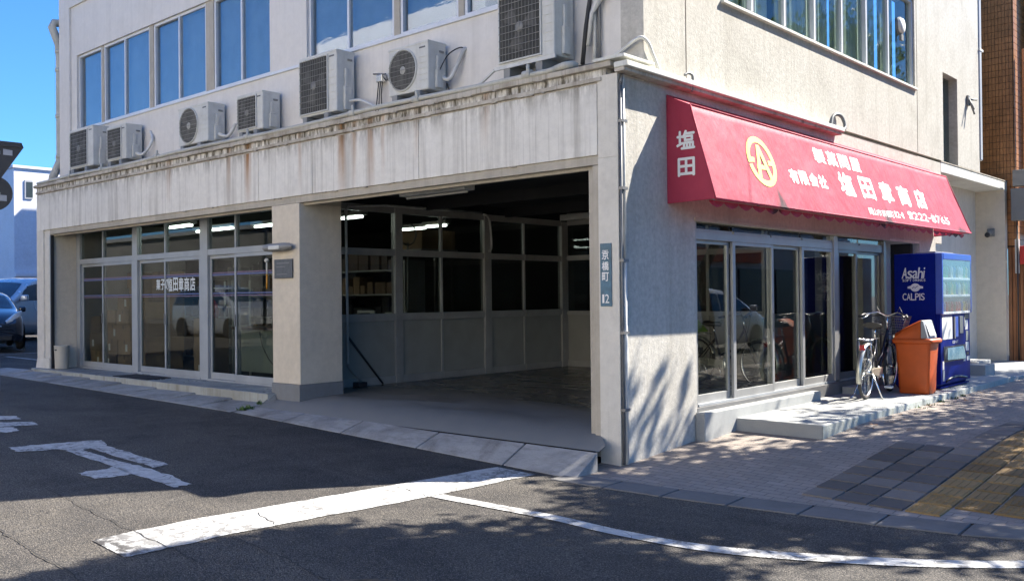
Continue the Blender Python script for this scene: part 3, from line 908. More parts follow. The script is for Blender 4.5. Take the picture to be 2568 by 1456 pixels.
# ---- interior partition of the garage (x = -6.4)
part = MB()
pf = []
xP = -6.4
pc = [(.85, 2.44), (2.60, 3.52), (3.56, 4.62), (4.80, 5.74), (5.79, 6.9)]
for (a, b) in ((2.44, 2.60), (4.62, 4.80), (6.9, 7.1)):
    bx('post', M['part_frame'], xP - .05, xP + .06, a, b, .17, 3.12, B, 0.004)
for a in (3.54, 5.765):
    bx('mullion', M['part_frame'], xP - .03, xP + .035, a - .022, a + .022, .17, 3.05, B, 0.003)
bx('head_rail', M['part_frame'], xP - .04, xP + .045, .78, 6.9, 3.03, 3.14, B)
bx('top_panel', M['dark_in'], xP - .03, xP + .03, .78, 8.9, 3.14, 3.3, B)
for (a, b) in pc:
    bx('transom', M['part_frame'], xP - .035, xP + .045, a, b, 2.31, 2.42, B, 0.003)
    bx('sill', M['part_frame'], xP - .035, xP + .05, a, b, 1.22, 1.34, B, 0.003)
    bx('base_rail', M['part_frame'], xP - .03, xP + .045, a, b, .17, .29, B, 0.003)
    bx('panel', M['part_panel'], xP - .015, xP + .015, a, b, .29, 1.22, B)
    bx('pane', M['glass_in'], xP - .003, xP + .003, a, b, 1.34, 2.31, B)
    bx('pane', M['glass_in'], xP - .003, xP + .003, a, b, 2.42, 3.03, B)
# back partition of the garage (y = 7.1)
yB = 7.1
for a, b in ((-6.34, -5.3), (-5.24, -4.2), (-4.14, -3.1), (-3.04, -2.0)):
    bx('panel', M['part_panel'], a, b, yB - .015, yB + .015, .29, 1.22, B)
    bx('sill', M['part_frame'], a, b, yB - .05, yB + .035, 1.22, 1.3, B)
    bx('base_rail', M['part_frame'], a, b, yB - .04, yB + .03, .17, .29, B)
    bx('transom', M['part_frame'], a, b, yB - .045, yB + .03, 2.33, 2.43, B)
    bx('pane', M['glass_in'], a, b, yB - .003, yB + .003, 1.3, 2.33, B)
    bx('pane', M['glass_in'], a, b, yB - .003, yB + .003, 2.43, 3.05, B)
    bx('mullion', M['part_frame'], b, b + .06, yB - .045, yB + .045, .17, 3.1, B)
bx('head_rail', M['part_frame'], -6.34, -1.94, yB - .03, yB + .03, 3.05, 3.3, B)

# ---- right wall, lower storey (x = 0)
W = M['wall_right']
bx('wall', W, -.3, .0, .56, 1.52, -.35, 4.0, B)
bx('wall', W, -.3, -.002, .5, .5595, 3.9, 4.1, B)
MB().box(-.26, -.002, .4, .5605, -.3, 3.9).build('wall', W, B)
bx('wall_skin', W, .0008, .003, .002, .565, -.33, 3.9, B)
bx('wall', W, -.3, .0, 1.52, 9.9, 2.5, 4.0, B)
bx('lintel', M['trim'], -.2, .015, 1.50, 7.6, 2.455, 2.4985, B, 0.004)
bx('wall', W, -.5, .0, 9.05, 9.9, -.1, 2.499, B)          # pier
bx('recess_wall', M['column'], -.62, -.45, 7.62, 9.05, -.1, 3.0, B)
bx('recess_soffit', M['column'], -.62, -.002, 7.6, 9.05, 2.46, 2.498, B)
bx('recess_wall', M['column'], -.75, -.6, 9.9, 14.5, -.1, 3.9, B)
bx('recess_side', M['pillar'], -.6, .0, 14.5, 14.68, -.1, 4.0, B)
mb = MB(); mb.box(-.6, .003, 10.25, 14.70, 3.83, 4.02); mb.build('entrance_canopy', M['ledge_white'], B, 0.01)
bx('canopy_flashing', M['ledge'], -.6, .012, 10.24, 14.71, 4.022, 4.04, B)
bx('marble_panel', plain('brown_marble', (0.16, 0.11, 0.075), 0.35, 0, 0.4, 3), -.598, -.57, 9.905, 11.6, .2, 2.6, B)
bx('wall', W, -.6, .0, 9.9, 10.24, 2.5, 4.0, B)
# ---- upper storey
U = M['wall_right']
zt = 9.2
y0w, y1w, z0w, z1w = 2.2, 8.93, 5.17, 6.72
bx('upper_wall', U, -.3, .0, .5, 10.42, 4.052, z0w, B)
bx('upper_wall', U, -.3, .0, 11.28, 12.7, 4.052, z0w, B)
bx('upper_wall', U, -.3, .0, .5, y0w, z0w, z1w, B)
bx('upper_wall', U, -.3, .0, y1w, 10.42, z0w, z1w, B)
bx('upper_wall', U, -.3, .0, .5, 10.42, z1w, zt, B)
# slot window right of the ribbon window
bx('upper_wall', U, -.3, .0, 10.42, 11.28, 5.72, zt, B)
bx('upper_wall', U, -.3, .0, 11.28, 12.7, z0w, zt, B)
bx('wall_joint', M['grout'], -.0, .003, 1.355, 1.365, 4.06, 8, B)
bx('wall_joint', M['grout'], -.0, .003, 9.02, 9.03, 4.06, 8, B)
bx('wall_joint', M['grout'], -.0, .003, 5.5, 9.0, 3.995, 4.006, B)
w = MB().box(-.2, -.13, 10.42, 10.5, 4.06, 5.72).build('slot_window', M['sticker'], B)
bx('frame', M['alu_dark'], -.24, -.16, 10.5, 11.28, 4.06, 5.72, w)
bx('pane', M['glass_curtain'], -.155, -.15, 10.56, 11.2, 4.1, 5.68, w)
# left upper wall (y = .5)
V = M['wall_left']
zs, zh = 5.18, 6.75
bx('upper_wall', V, -14.95, -.301, .5, .7, 4.052, zs - .001, B)
bx('upper_wall', V, -14.95, -.301, .5, .7, zh, zt, B)
for a, b in ((-14.95, -14.2), (-7.08, -6.1), (-.95, -.301)):
    bx('upper_wall', V, a, b, .5, .7, zs, zh - .001, B)
bx('pilaster', V, -14.98, -14.47, .455, .499, 4.052, zt, B, 0.004)
bx('cornice', V, -14.47, -.301, .455, .499, 7.8, zt, B, 0.004)
bx('upper_end_wall', V, -14.97, -14.95, .5, 12.7, 4.05, zt, B)
bx('roof', M['ledge'], -15, .0, .5, 12.7, zt, zt + .2, B)
bx('upper_floor', M['dark_in'], -14.9, -.31, .71, 12.6, 4.06, 4.2, B)
bx('upper_back_wall', M['dark_wall'], -14.9, -.31, 4.3, 4.4, 4.2, zt, B)
# window bays on the left
def window(x0, x1, y, za, zb, mull, frame_mat, glass, inner=None, deep=.12, parent=B):
    mb = MB(); t = .05
    mb.box(x0, x0 + t, y, y + .07, za, zb).box(x1 - t, x1, y, y + .07, za, zb).box(x0 + t, x1 - t, y, y + .07, za, za + t).box(x0 + t, x1 - t, y, y + .07, zb - t, zb)
    w = mb.build('window', frame_mat, parent, 0.004)
    edges = [x0 + t] + [m for m in mull] + [x1 - t]
    for m in mull:
        bx('mullion', frame_mat, m - .024, m + .024, y - .012, y + .06, za + t, zb - t, w, 0.003)
    for i, (a, b) in enumerate(zip(edges, edges[1:])):
        yy = y + (.02 if i % 2 else .045)
        bx('pane', glass, a + (.024 if i else 0), b - (.024 if i < len(edges) - 2 else 0), yy, yy + .006, za + t, zb - t, w)
    if inner:
        bx('blind', inner, x0 + .02, x1 - .02, y + deep, y + deep + .01, za + .02, zb - .02, w)
    return w
FW = M['frame_white']
bays = [(-14.2, -13.12, []), (-13.02, -11.1, [-12.1]), (-10.95, -9.07, [-10.0]), (-8.82, -7.08, [-7.95]), (-6.1, -4.12, [-5.13]), (-4.0, -2.86, []), (-2.76, -.95, [-1.85])]
for (a, b, m) in bays:
    window(a, b, .545, zs, zh, m, FW, M['glass_blue'], M['curtain_blue'])
for a, b in ((-13.12, -13.02), (-11.1, -10.95), (-9.07, -8.82), (-4.12, -4.0), (-2.86, -2.76)):
    bx('bay_post', M['trim'], a, b, .53, .69, zs, zh, B, .003)
bx('window_sill', FW, -14.2, -.95, .47, .545, zs - .045, zs + .002, B, 0.005)
# ribbon window on the right wall: frames in the (y, z) plane
wr = MB().box(-.12, -.03, y0w, y0w + .05, z0w, z1w).box(-.12, -.03, y1w - .05, y1w, z0w, z1w).box(-.12, -.03, y0w + .05, y1w - .05, z1w - .05, z1w).box(-.12, -.03, y0w + .05, y1w - .05, z0w, z0w + .05).build('ribbon_window', FW, B, .004)
ml = [3.0, 3.92, 4.87, 5.83, 6.78, 7.72]
ed = [y0w + .05] + ml + [y1w - .05]
for m in ml:
    bx('mullion', FW, -.1, -.012, m - .028, m + .018, z0w + .05, z1w - .05, wr, 0.003)
    bx('mullion_shade', M['alu_dark'], -.11, -.03, m + .018, m + .085, z0w + .05, z1w - .05, wr)
for i, (a, b) in enumerate(zip(ed, ed[1:])):
    xx = -.055 if i % 2 else -.08
    bx('pane', M['glass_curtain'], xx - .003, xx + .003, a + (.085 if i else 0), b - (.028 if i < 6 else 0), z0w + .05, z1w - .05, wr)
    # curtain with folds
    if True:
        n = 26; rows = []
        for zz in (z0w + .06, z1w - .06):
            rows.append([(-.2 + .03 * math.sin(k * 1.9 + i), a + .02 + (b - a) * (.55 if i == 6 else .8 if i % 2 else .95) * k / n, zz) for k in range(n + 1)])
        MB().grid(rows).build('curtain', M['curtain'], wr)
bx('window_sill', M['ledge_white'], -.03, .045, y0w - .03, y1w + .03, z0w - .035, z0w + .004, B, 0.005)
bx('window_jamb', M['plinth'], -.29, -.12, y1w - .12, y1w - .001, z0w, z1w, B)
# white ledge of the right wall
bx('cap_ledge', M['ledge_white'], .0005, .17, -.06, 5.45, 3.955, 4.015, B, 0.008)
bx('cap_ledge', M['ledge'], .0005, .13, -.05, 5.44, 3.915, 3.9545, B, 0.005)
bx('cap_ledge', M['ledge_white'], -.26, .14, -.075, .5, 4.051, 4.085, B, 0.005)
# right sliding doors (x = -.1)
xD = -.1
bx('door_frame', M['alu'], xD - .06, xD + .05, 1.525, 1.63, .29, 2.454, B, 0.003)
bx('door_post', M['alu'], xD - .06, xD + .06, 5.5, 5.64, .29, 2.454, B, 0.003)
bx('door_post', M['alu_dark'], xD - .06, xD + .05, 7.5, 7.6, .29, 2.454, B, 0.003)
bx('head_rail', M['alu'], xD - .05, xD + .045, 1.63, 5.5, 2.255, 2.35, B, 0.003)
bx('head_rail', M['alu_dark'], xD - .05, xD + .035, 5.64, 7.5, 2.255, 2.35, B, 0.003)
for a, b in ((1.63, 2.5), (2.56, 3.53), (3.57, 4.45), (4.51, 5.5), (5.64, 6.5), (6.55, 7.5)):
    bx('fanlight', M['glass_shop'], xD - .003, xD + .003, a, b, 2.38, 2.454, B)
    bx('fanlight_rail', M['alu'] if b < 5.6 else M['alu_dark'], xD - .03, xD + .03, a, b, 2.3505, 2.38, B)
bx('sill_rail', M['alu_blue'], xD - .06, xD + .06, 1.63, 7.5, .291, .318, B)
lv = [(1.63, 2.5, -.03, 'alu'), (2.5, 3.60, .02, 'alu'), (3.56, 4.5, -.03, 'alu'), (4.46, 5.5, .02, 'alu'), (5.66, 6.42, .02, 'alu_dark'), (6.42, 7.5, -.03, 'alu_dark')]
for (a, b, dx, mt) in lv:
    x = xD + dx
    mb = MB().box(x - .02, x + .02, a, a + .07, .319, 2.254).box(x - .02, x + .02, b - .055, b, .319, 2.254)
    mb.box(x - .02, x + .02, a + .07, b - .055, .319, .415).box(x - .02, x + .02, a + .07, b - .055, 2.21, 2.254)
    d = mb.build('sliding_door', M[mt], B, 0.004)
    bx('pane', M['glass_shop'], x - .003, x + .003, a + .07, b - .055, .415, 2.21, d)
    bx('handle', M['alu_dark'], x + .0205, x + .03, b - .045, b - .02, 1.1, 1.35, d)
# inner partition behind the right doors
bx('panel', plain('beige_panel', (0.33, 0.34, 0.29), .6, 0, .06, 3), -1.66, -1.6, 6.3, 8.55, .17, 1.2, B)
bx('sill', M['part_frame'], -1.68, -1.57, 6.3, 8.55, 1.2, 1.26, B)
bx('post', M['counter'], -1.7, -1.56, 8.55, 8.68, .17, 2.7, B)

# ------------------------------------------------------------------ awning
aw = thing('awning', (0, 5.4, 3.2), 'long red fabric awning with white shop name over the street doors', 'awning')
A0, B0, C0, D0 = (.0, .94, 3.82), (.3, .94, 3.68), (.6, .94, 2.63), (.004, .94, 2.62)
A1, B1, C1, D1 = (.0, 9.62, 3.80), (.28, 9.62, 3.66), (.62, 9.86, 2.65), (.004, 9.8, 2.62)
def lerp(a, b, t): return tuple(a[i] + (b[i] - a[i]) * t for i in range(3))
rows = []
N1 = 60
for k in range(N1 + 1):
    t = k / N1
    a, b, c = lerp(A0, A1, t), lerp(B0, B1, t), lerp(C0, C1, t)
    r = [a, lerp(a, b, .5), b]
    for j in range(1, 13):
        p = Vector(lerp(b, c, j / 12))
        sag = .012 * math.sin(math.pi * j / 12) * (0.6 + .4 * math.cos(k * math.pi / 5)) + .003 * math.sin(k * .9 + j)
        p.x -= sag * .4
        r.append(tuple(p))
    rows.append(r)
MB().grid(rows).build('canopy_cloth', M['cloth'], aw)
MB().add([A0, B0, C0, D0], [(0, 3, 2, 1)]).build('side_panel', M['cloth'], aw)
MB().add([A1, B1, C1, D1], [(0, 1, 2, 3)]).build('side_panel', M['cloth'], aw)
MB().tube([A0, A1], .012, 6).tube([B0, B1], .011, 6).tube([C0, C1], .013, 6).tube([B0, C0, D0, A0], .01, 6).tube([B1, C1, D1], .01, 6).build('piping', M['cloth'], aw)
for k in range(10):
    mb = MB()
    t = (k + .02) / 9.04
    a, b, c, d = lerp(A0, A1, t), lerp(B0, B1, t), lerp(C0, C1, t), lerp(D0, D1, t)
    q = [Vector(v) - Vector((.03, 0, .02)) for v in (b, c)]
    mb.tube([q[0], q[1], (d[0], d[1], d[2] + .16)], .011, 5)
    mb.build('frame_rib', M['alu'], aw)
# scalloped valance, one piece per scallop
n = 27; y = .97; dy = (9.8 - .97) / n
mb0 = MB()
ptsu = [(0, 0, 0)]; prof = []
for k in range(9):
    u = k / 8; prof.append((.012 * math.sin(u * 6.28), .004 + u * (dy - .008), -.02 - .05 * math.sin(math.pi * u) ** .6))
top = [(0, .004 + (k / 8) * (dy - .008), 0) for k in range(9)]
mb0.grid([top, prof])
sc0 = None
for k in range(n):
    yy = y + k * dy; t = (yy - .94) / 8.9
    x = .5 + .02 * t; z = 2.625
    if sc0 is None:
        sc0 = MB(); sc0.v = [v.copy() for v in mb0.v]; sc0.f = list(mb0.f); sc0.sm = list(mb0.sm)
        me_o = sc0.build('valance_scallop', M['cloth'], None); me_o.parent = aw; s_ = me_o
    else:
        s_ = me_o.copy(); col.objects.link(s_); s_.parent = aw
    s_.location = Vector((x, yy, z)) - aw.location
# lettering on the side
mb = MB()
letters(mb, '塩', (.13, .936, 3.40), (1, 0, 0), (0, 0, 1), (0, -1, 0), .225, .20, .1, .03)
letters(mb, '田', (.145, .936, 3.10), (1, 0, 0), (0, 0, 1), (0, -1, 0), .205, .195, .1, .03)
mb.build('lettering', M['white'], aw)
# lettering on the sloping front, in the plane through B0 B1 C0
Uf = (Vector(B1) - Vector(B0)).normalized()
Vf = (Vector(B0) - Vector(C0)); Lf = Vf.length; Vf.normalize()
Nf = Uf.cross(Vf).normalized()
def FP(yy, s, lift=.004):  # s: distance down from the upper edge, 0..1
    t = (yy - .94) / (8.68 + .24 * s)
    p = Vector(lerp(lerp(B0, B1, t), lerp(C0, C1, t), s))
    k = t * N1
    p.x -= .4 * (.012 * math.sin(math.pi * s) * (0.6 + .4 * math.cos(k * math.pi / 5)) + .003 * math.sin(k * .9 + s * 12))
    return p + Nf * lift
def front_text(mb, text, y, s0, s1, cw, gap, bold):
    h = (s1 - s0) * Lf
    tm = MB()
    letters(tm, text, (y, 0, 0), (1, 0, 0), (0, 1, 0), (0, 0, 1), cw, h, gap, bold, lift=0.003)
    mb.add([FP(v.x, s0 - v.y / Lf, v.z) for v in tm.v], tm.f)
mb = MB()
front_text(mb, '製菓問屋', 3.93, .13, .315, .33, .24, .05)
mb.build('lettering', M['white'], aw)
mb = MB()
front_text(mb, '有限会社', 2.98, .50, .66, .235, .22, .06)
mb.build('lettering', M['white'], aw)
for k_, c_ in enumerate('塩田章商店'):
    mb = MB()
    front_text(mb, c_, 4.52 + k_ * .741, .40, .69, .46, .61, .05)
    mb.build('character', M['white'], aw)
mb = MB()
front_text(mb, '岡山市京橋町', 5.27, .835, .93, .145, .12, .02)
front_text(mb, '12-1', 6.27, .825, .915, .13, .1, .03)
mb.build('lettering', M['white'], aw)
mb = MB()
front_text(mb, '☎222-8765', 6.86, .79, .905, .2, .15, .03)
front_text(mb, 'ハナムコ', 7.98, .76, .782, .05, 3.3, .02)
mb.build('lettering', M['white'], aw)
# emblem: ring cut by an S shaped gap with an A inside
mb = MB()
cy, cs = 2.30, .48
def ep(u, v):
    return FP(cy + u, cs - v / Lf, .005)
def band(a0, a1, ro, ri, asp=.93):
    n = 28; o_ = []; i_ = []
    for k in range(n + 1):
        a = R(a0 + (a1 - a0) * k / n)
        o_.append(ep(ro * math.cos(a), ro * asp * math.sin(a))); i_.append(ep(ri * math.cos(a), ri * asp * math.sin(a)))
    mb.grid([o_, i_])
band(-12, 188, .345, .262)
band(168 + 24, 192 + 156, .345, .262)
def epoly(pl): mb.add([ep(*p) for p in pl], [tuple(range(len(pl)))])
epoly([(.175, .03), (.345, .03), (.34, -.035), (.155, -.035)])
epoly([(-.34, .035), (-.165, .035), (-.185, -.03), (-.345, -.03)])
epoly([(-.035, .215), (.04, .215), (.19, -.215), (.105, -.215)])
epoly([(-.035, .215), (.04, .215), (-.1, -.215), (-.185, -.215)])
epoly([(-.14, -.045), (.12, -.045), (.145, -.105), (-.16, -.105)])
mb.build('emblem', M['yellow'], aw)

# ------------------------------------------------------------------ air conditioners on the ledge
def ac_unit(x0, x1, z0, z1, style, label, fan=0.56, y0=.12, dep=.32):
    cx_ = (x0 + x1) / 2
    t = thing('air_conditioner', (cx_, y0, 4.05), label, 'air conditioner', 'air conditioner outdoor units on the ledge')
    g1 = x0 + (x1 - x0) * (.74 if style != 'square' else .78)
    zc = (z0 + z1) / 2
    w = (x1 - x0)
    body = MB().box(x0, x1, y0, y0 + dep, z0, z1).build('casing', M['ac_body'], t, 0.018)
    MB().box(x0 - .004, x1 + .004, y0 - .006, y0 + dep + .004, z1 - .03, z1 + .006).build('lid', M['ac_body'], t, 0.008)
    r = min((g1 - x0) * .47, (z1 - z0) * .46)
    gx = (x0 + g1) / 2
    if style == 'round':
        MB().lathe([(0, -.004), (r, -.004)], (gx, y0, zc), 'y', 36).build('opening', M['ac_dark'], t)
        MB().torus((gx, y0 - .008, zc), r, .014, 'y', 40, 8).build('fan_ring', M['ac_body'], t)
    else:
        MB().box(x0 + .02, g1, y0 - .006, y0 + .001, z0 + .04, z1 - .045).build('opening', M['ac_dark'], t)
        mb = MB()
        for (a, b, c, d) in ((x0 + .012, x0 + .03, z0 + .03, z1 - .035), (g1 - .01, g1 + .01, z0 + .03, z1 - .035)):
            mb.box(a, b, y0 - .022, y0 - .002, c, d)
        mb.box(x0 + .03, g1 - .01, y0 - .022, y0 - .002, z0 + .03, z0 + .05).box(x0 + .03, g1 - .01, y0 - .022, y0 - .002, z1 - .055, z1 - .035)
        mb.build('grille_frame', M['ac_body'], t, .004)
    # fan blades and hub
    mb = MB()
    for k in range(3):
        a = k * 2.094 + .4
        pts = []
        for (rr, da) in ((.12, -.3), (.9, -.55), (.93, .3), (.14, .35)):
            pts.append((gx + r * rr * math.cos(a + da), y0 - .0085 + (.003 if da > 0 else 0), zc + r * rr * math.sin(a + da)))
        mb.add(pts, [(0, 1, 2, 3)])
    mb.build('fan_blades', M['ac_blade'], t)
    MB().lathe([(0, -.016), (r * .17, -.014), (r * .2, -.006)], (gx, y0, zc), 'y', 18).build('hub', M['white_plastic'] if style != 'square' else M['grey_plastic'], t)
    # wire grille
    mb = MB()
    yy = y0 - .026
    if style == 'round':
        nl = 9
        for k in range(-nl, nl + 1):
            u = k / (nl + 1) * r; h = math.sqrt(r * r - u * u)
            mb.tube([(gx + u, yy, zc - h), (gx + u, yy, zc + h)], .0028, 4, False)
        for k in range(-3, 4):
            u = k / 4 * r; h = math.sqrt(r * r - u * u)
            mb.tube([(gx - h, yy, zc + u), (gx + h, yy, zc + u)], .0035, 4, False)
    else:
        nl = 12
        for k in range(1, nl):
            u = x0 + .03 + (g1 - x0 - .04) * k / nl
            mb.tube([(u, yy, z0 + .04), (u, yy, z1 - .045)], .0026, 4, False)
        for k in range(1, 9):
            v = z0 + .04 + (z1 - z0 - .085) * k / 9
            mb.tube([(x0 + .02, yy, v), (g1, yy, v)], .0036, 4, False)
    mb.build('grille', M['ac_grille'], t)
    # front panel louvres / badge
    mb = MB()
    for k in range(5):
        v = z0 + (z1 - z0) * (.2 + k * .12)
        mb.box(g1 + .03, x1 - .025, y0 - .0065, y0, v, v + .008)
    mb.build('panel_ribs', M['ac_body'], t, kind='stuff')
    bx('badge', M['plaque'], x1 - .16, x1 - .05, y0 - .004, y0 + .001, z1 - .085, z1 - .065, t)
    # valve cover on the side
    mb = MB().box(x1 - .002, x1 + .045, y0 + dep * .35, y0 + dep * .72, z0 + .03, z0 + (z1 - z0) * .42)
    mb.box(x1 - .002, x1 + .03, y0 + dep * .42, y0 + dep * .6, z0 + (z1 - z0) * .42, z0 + (z1 - z0) * .72)
    mb.build('valve_cover', M['ac_body'], t, .012)
    MB().box(x1 - .001, x1 + .012, y0 + dep * .6, y0 + dep * .85, z1 - .13, z1 - .1).build('side_handle', M['grey_plastic'], t, .004)
    # feet
    for a in (x0 + w * .12, x1 - w * .3):
        MB().box(a, a + .1, y0 - .03, y0 + dep, 4.052, z0 - .001).build('foot', M['grey_plastic'], t, .008)
    return t
ac_unit(-13.6, -12.56, 4.25, 5.03, 'square', 'leftmost outdoor air conditioner on the ledge, beside the downpipe', y0=.1)
ac_unit(-11.98, -11.22, 4.24, 4.89, 'square', 'second air conditioner from the left, its square dark grille beside the leftmost unit')
ac_unit(-9.28, -8.32, 4.22, 4.86, 'round', 'third outdoor air conditioner from the left with round fan and pale hub, standing alone')
ac_unit(-7.42, -6.72, 4.22, 4.8, 'square', 'fourth outdoor air conditioner from the left with dark slatted grille under the blue windows')
ac_unit(-5.72, -4.85, 4.22, 5.08, 'square', 'tall outdoor air conditioner left of the small cable bracket, third from the right', y0=.1)
ac_unit(-3.76, -3.0, 4.24, 4.86, 'round', 'white outdoor air conditioner with round fan below the middle of the upper windows')
ac_unit(-1.765, -.92, 4.29, 5.12, 'square', 'big outdoor air conditioner with a large square wire grille nearest the corner', y0=.1, dep=.36)
# rack rail under the big one
o = MB().box(-1.8, -.88, .06, .085, 4.245, 4.285).tube([(-1.8, .07, 4.26), (-2.5, .3, 4.08)], .018, 6).build('support_rail', M['conduit'], B)

# refrigerant pipes and cables from the units
def cable(name, pts, r, mat, label, cat, n=6, smooth=True, group=None):
    P = []
    P3 = [Vector(p) for p in pts]
    if smooth:
        Q = [P3[0]] + P3 + [P3[-1]]
        for i in range(1, len(Q) - 2):
            for k in range(6):
                t = k / 6
                P.append(0.5 * ((2 * Q[i]) + (-Q[i - 1] + Q[i + 1]) * t + (2 * Q[i - 1] - 5 * Q[i] + 4 * Q[i + 1] - Q[i + 2]) * t * t + (-Q[i - 1] + 3 * Q[i] - 3 * Q[i + 1] + Q[i + 2]) * t ** 3))
        P.append(P3[-1])
    else: P = P3
    o = MB().tube(P, r, n).build(name, mat)
    return tag(o, label, cat, group)
cable('insulated_pipe', [(-2.98, .35, 4.42), (-2.86, .36, 4.38), (-2.78, .42, 4.55), (-2.72, .48, 4.74), (-2.7, .52, 4.75)], .028, M['conduit'], 'curved white pipe from the round fan unit into the wall', 'pipe')
cable('black_cable', [(-2.98, .3, 4.5), (-2.9, .38, 4.7), (-2.76, .46, 4.78), (-2.7, .5, 4.74)], .009, M['cable'], 'thin black cable arching over the curved white pipe beside the round fan unit', 'cable')
cable('black_cable', [(-2.97, .42, 4.35), (-2.9, .44, 4.15), (-2.8, .4, 4.07)], .01, M['cable'], 'black cable hanging down behind the round fan unit', 'cable')
cable('insulated_pipe', [(-4.82, .3, 4.38), (-4.6, .34, 4.36), (-4.3, .36, 4.22), (-3.95, .3, 4.09)], .022, M['conduit'], 'white pipe running down from the tall unit to the ledge', 'pipe')
cable('insulated_pipe', [(-8.3, .3, 4.35), (-8.1, .36, 4.3), (-8.0, .44, 4.5)], .03, M['conduit'], 'white pipe bending behind the third unit from the left', 'pipe')
cable('insulated_pipe', [(-11.2, .3, 4.35), (-10.98, .34, 4.32), (-10.85, .44, 4.55), (-11.0, .49, 4.75)], .028, M['conduit'], 'white pipe curling beside the second unit from the left', 'pipe')
t = thing('cable_bracket', (-4.3, .48, 4.6), 'small metal bracket with dangling black cables between two units', 'bracket')
MB().tube([(-4.46, .44, 4.72), (-4.2, .44, 4.68)], .012, 6).tube([(-4.2, .44, 4.68), (-4.22, .5, 4.6)], .008, 6).build('arm', M['alu_dark'], t)
MB().box(-4.36, -4.24, .4, .498, 4.58, 4.68).build('clamp', M['chrome'], t, .008)
for k in range(3):
    x = -4.34 + .04 * k
    MB().tube([(x, .43, 4.58), (x + .01, .4, 4.4), (x + .02 * k, .38, 4.2), (x - .02, .36, 4.06)], .009, 5).build('cable', M['cable'], t)
# bundle of pipes right of the corner unit, rising against the wall
bd = thing('pipe_bundle', (-.62, .45, 4.05), 'bundle of wrapped white and grey pipes rising beside the corner air conditioner', 'pipes')
MB().tube([(-.42, .44, 5.6), (-.44, .42, 5.15), (-.5, .42, 4.95), (-.62, .4, 4.75), (-.68, .4, 4.4)], [.06, .06, .05, .025, .02], 8).build('wrapped_pipe', M['conduit'], bd)
MB().tube([(-.5, .46, 5.6), (-.64, .44, 5.1), (-.72, .42, 4.6), (-.74, .38, 4.2)], .026, 7).build('cable', M['cable'], bd)
MB().tube([(-.56, .46, 5.6), (-.56, .46, 4.06)], .018, 7).build('conduit', M['conduit_grey'], bd)
MB().tube([(-.62, .46, 5.6), (-.63, .46, 4.06)], .022, 7).build('conduit', M['conduit'], bd)
MB().tube([(-.82, .42, 4.2), (-.58, .36, 4.17), (-.56, .46, 4.2)], .012, 6).tube([(-.82, .42, 4.14), (-.6, .34, 4.12)], .014, 6).build('conduit', M['conduit_grey'], bd)
MB().box(-.86, -.6, .28, .45, 4.052, 4.13).build('base_tray', M['conduit_grey'], bd, .01)
# drain conduit snaking over the corner of the upper wall
cable('ledge_conduit', [(-.5, .46, 4.16), (-.25, .45, 4.28), (-.02, .44, 4.37), (.035, .52, 4.33), (.04, .62, 4.2), (.035, .8, 4.03), (.06, 1.05, 3.98), (.1, 1.3, 4.02)], .02, M['conduit'], 'pale conduit snaking over the building corner onto the street ledge', 'conduit')
cable('drain_hook', [(.05, 5.42, 3.99), (.09, 5.5, 3.98), (.1, 5.62, 4.06), (.06, 5.62, 4.2), (.03, 5.5, 4.24), (.01, 5.38, 4.18), (.02, 5.3, 4.05)], .028, M['conduit_grey'], 'grey pipe loop at the end of the ledge over the awning', 'pipe')
cable('cable_hook', [(.12, 1.28, 3.9), (.13, 1.28, 4.07), (.11, 1.22, 4.1), (.1, 1.16, 4.07)], .016, M['conduit_grey'], 'short grey hook on the street ledge near the conduit end', 'hook')

# rain pipe along the ledge edge with stubs
rp = thing('ledge_pipe', (-8, -.03, 4.1), 'long pale pipe running along the front edge of the ledge', 'pipe')
P = [(x, -.03 + .008 * math.sin(x * 2.1), 4.085 + .012 * math.sin(x * 1.3)) for x in [-14.9 + .5 * k for k in range(29)]] + [(-.78, -.03, 4.09)]
MB().tube(P, .034, 8).build('tube', M['pipe'], rp)
MB().tube([(-.8, -.03, 4.09), (-.68, -.03, 4.1), (-.62, .02, 4.11), (-.62, .1, 4.12)], [.034, .045, .045, .04], 8).build('elbow', M['pipe'], rp)
for x in (-13.3, -11.9, -9.75, -4.33, -3.05, -6.9, -1.2):
    MB().tube([(x - .06, -.03, 4.09), (x + .06, -.03, 4.09)], .05, 8).tube([(x, -.03, 4.1), (x, -.03, 4.2)], .022, 7).build('socket', M['pipe'], rp)
mb = MB()
for k in range(90):
    x = random.uniform(-14.9, -.9); w = random.uniform(.05, .2)
    mb.box(x, x + w, .0, .03, 4.05, 4.05 + random.uniform(.01, .03))
mb.build('flaking', M['ledge'], rp, kind='stuff')

# downpipe at the left end
dp = thing('downpipe', (-15.1, .5, 4.2), 'fat beige rain downpipe with a hooked top at the left end of the upper wall', 'downpipe')
MB().tube([(-14.95, .85, 7.62), (-15.1, .62, 7.63), (-15.1, .40, 7.60), (-15.1, .36, 7.5), (-15.1, .42, 7.35), (-15.1, .5, 7.15), (-15.1, .52, 6.9), (-15.1, .52, 4.72), (-15.1, .5, 4.6), (-15.1, .36, 4.28), (-15.1, .33, 4.08)], .085, 12).build('tube', M['pipe'], dp)
for z in (4.72, 5.6, 6.6, 7.0):
    MB().tube([(-15.1, .52, z - .04), (-15.1, .52, z + .04)], .098, 12).build('collar', M['pipe'], dp)
MB().box(-15.05, -14.96, .56, .62, 5.55, 5.6).box(-15.05, -14.96, .56, .62, 6.55, 6.6).build('bracket', M['alu_dark'], dp)
dp2 = thing('downpipe', (-15.02, .6, 4.2), 'thin straight grey pipe between the fat downpipe and the upper wall edge', 'downpipe')
MB().tube([(-15.03, .62, 9.2), (-15.03, .62, 4.06)], .05, 8).build('tube', M['conduit_grey'], dp2)
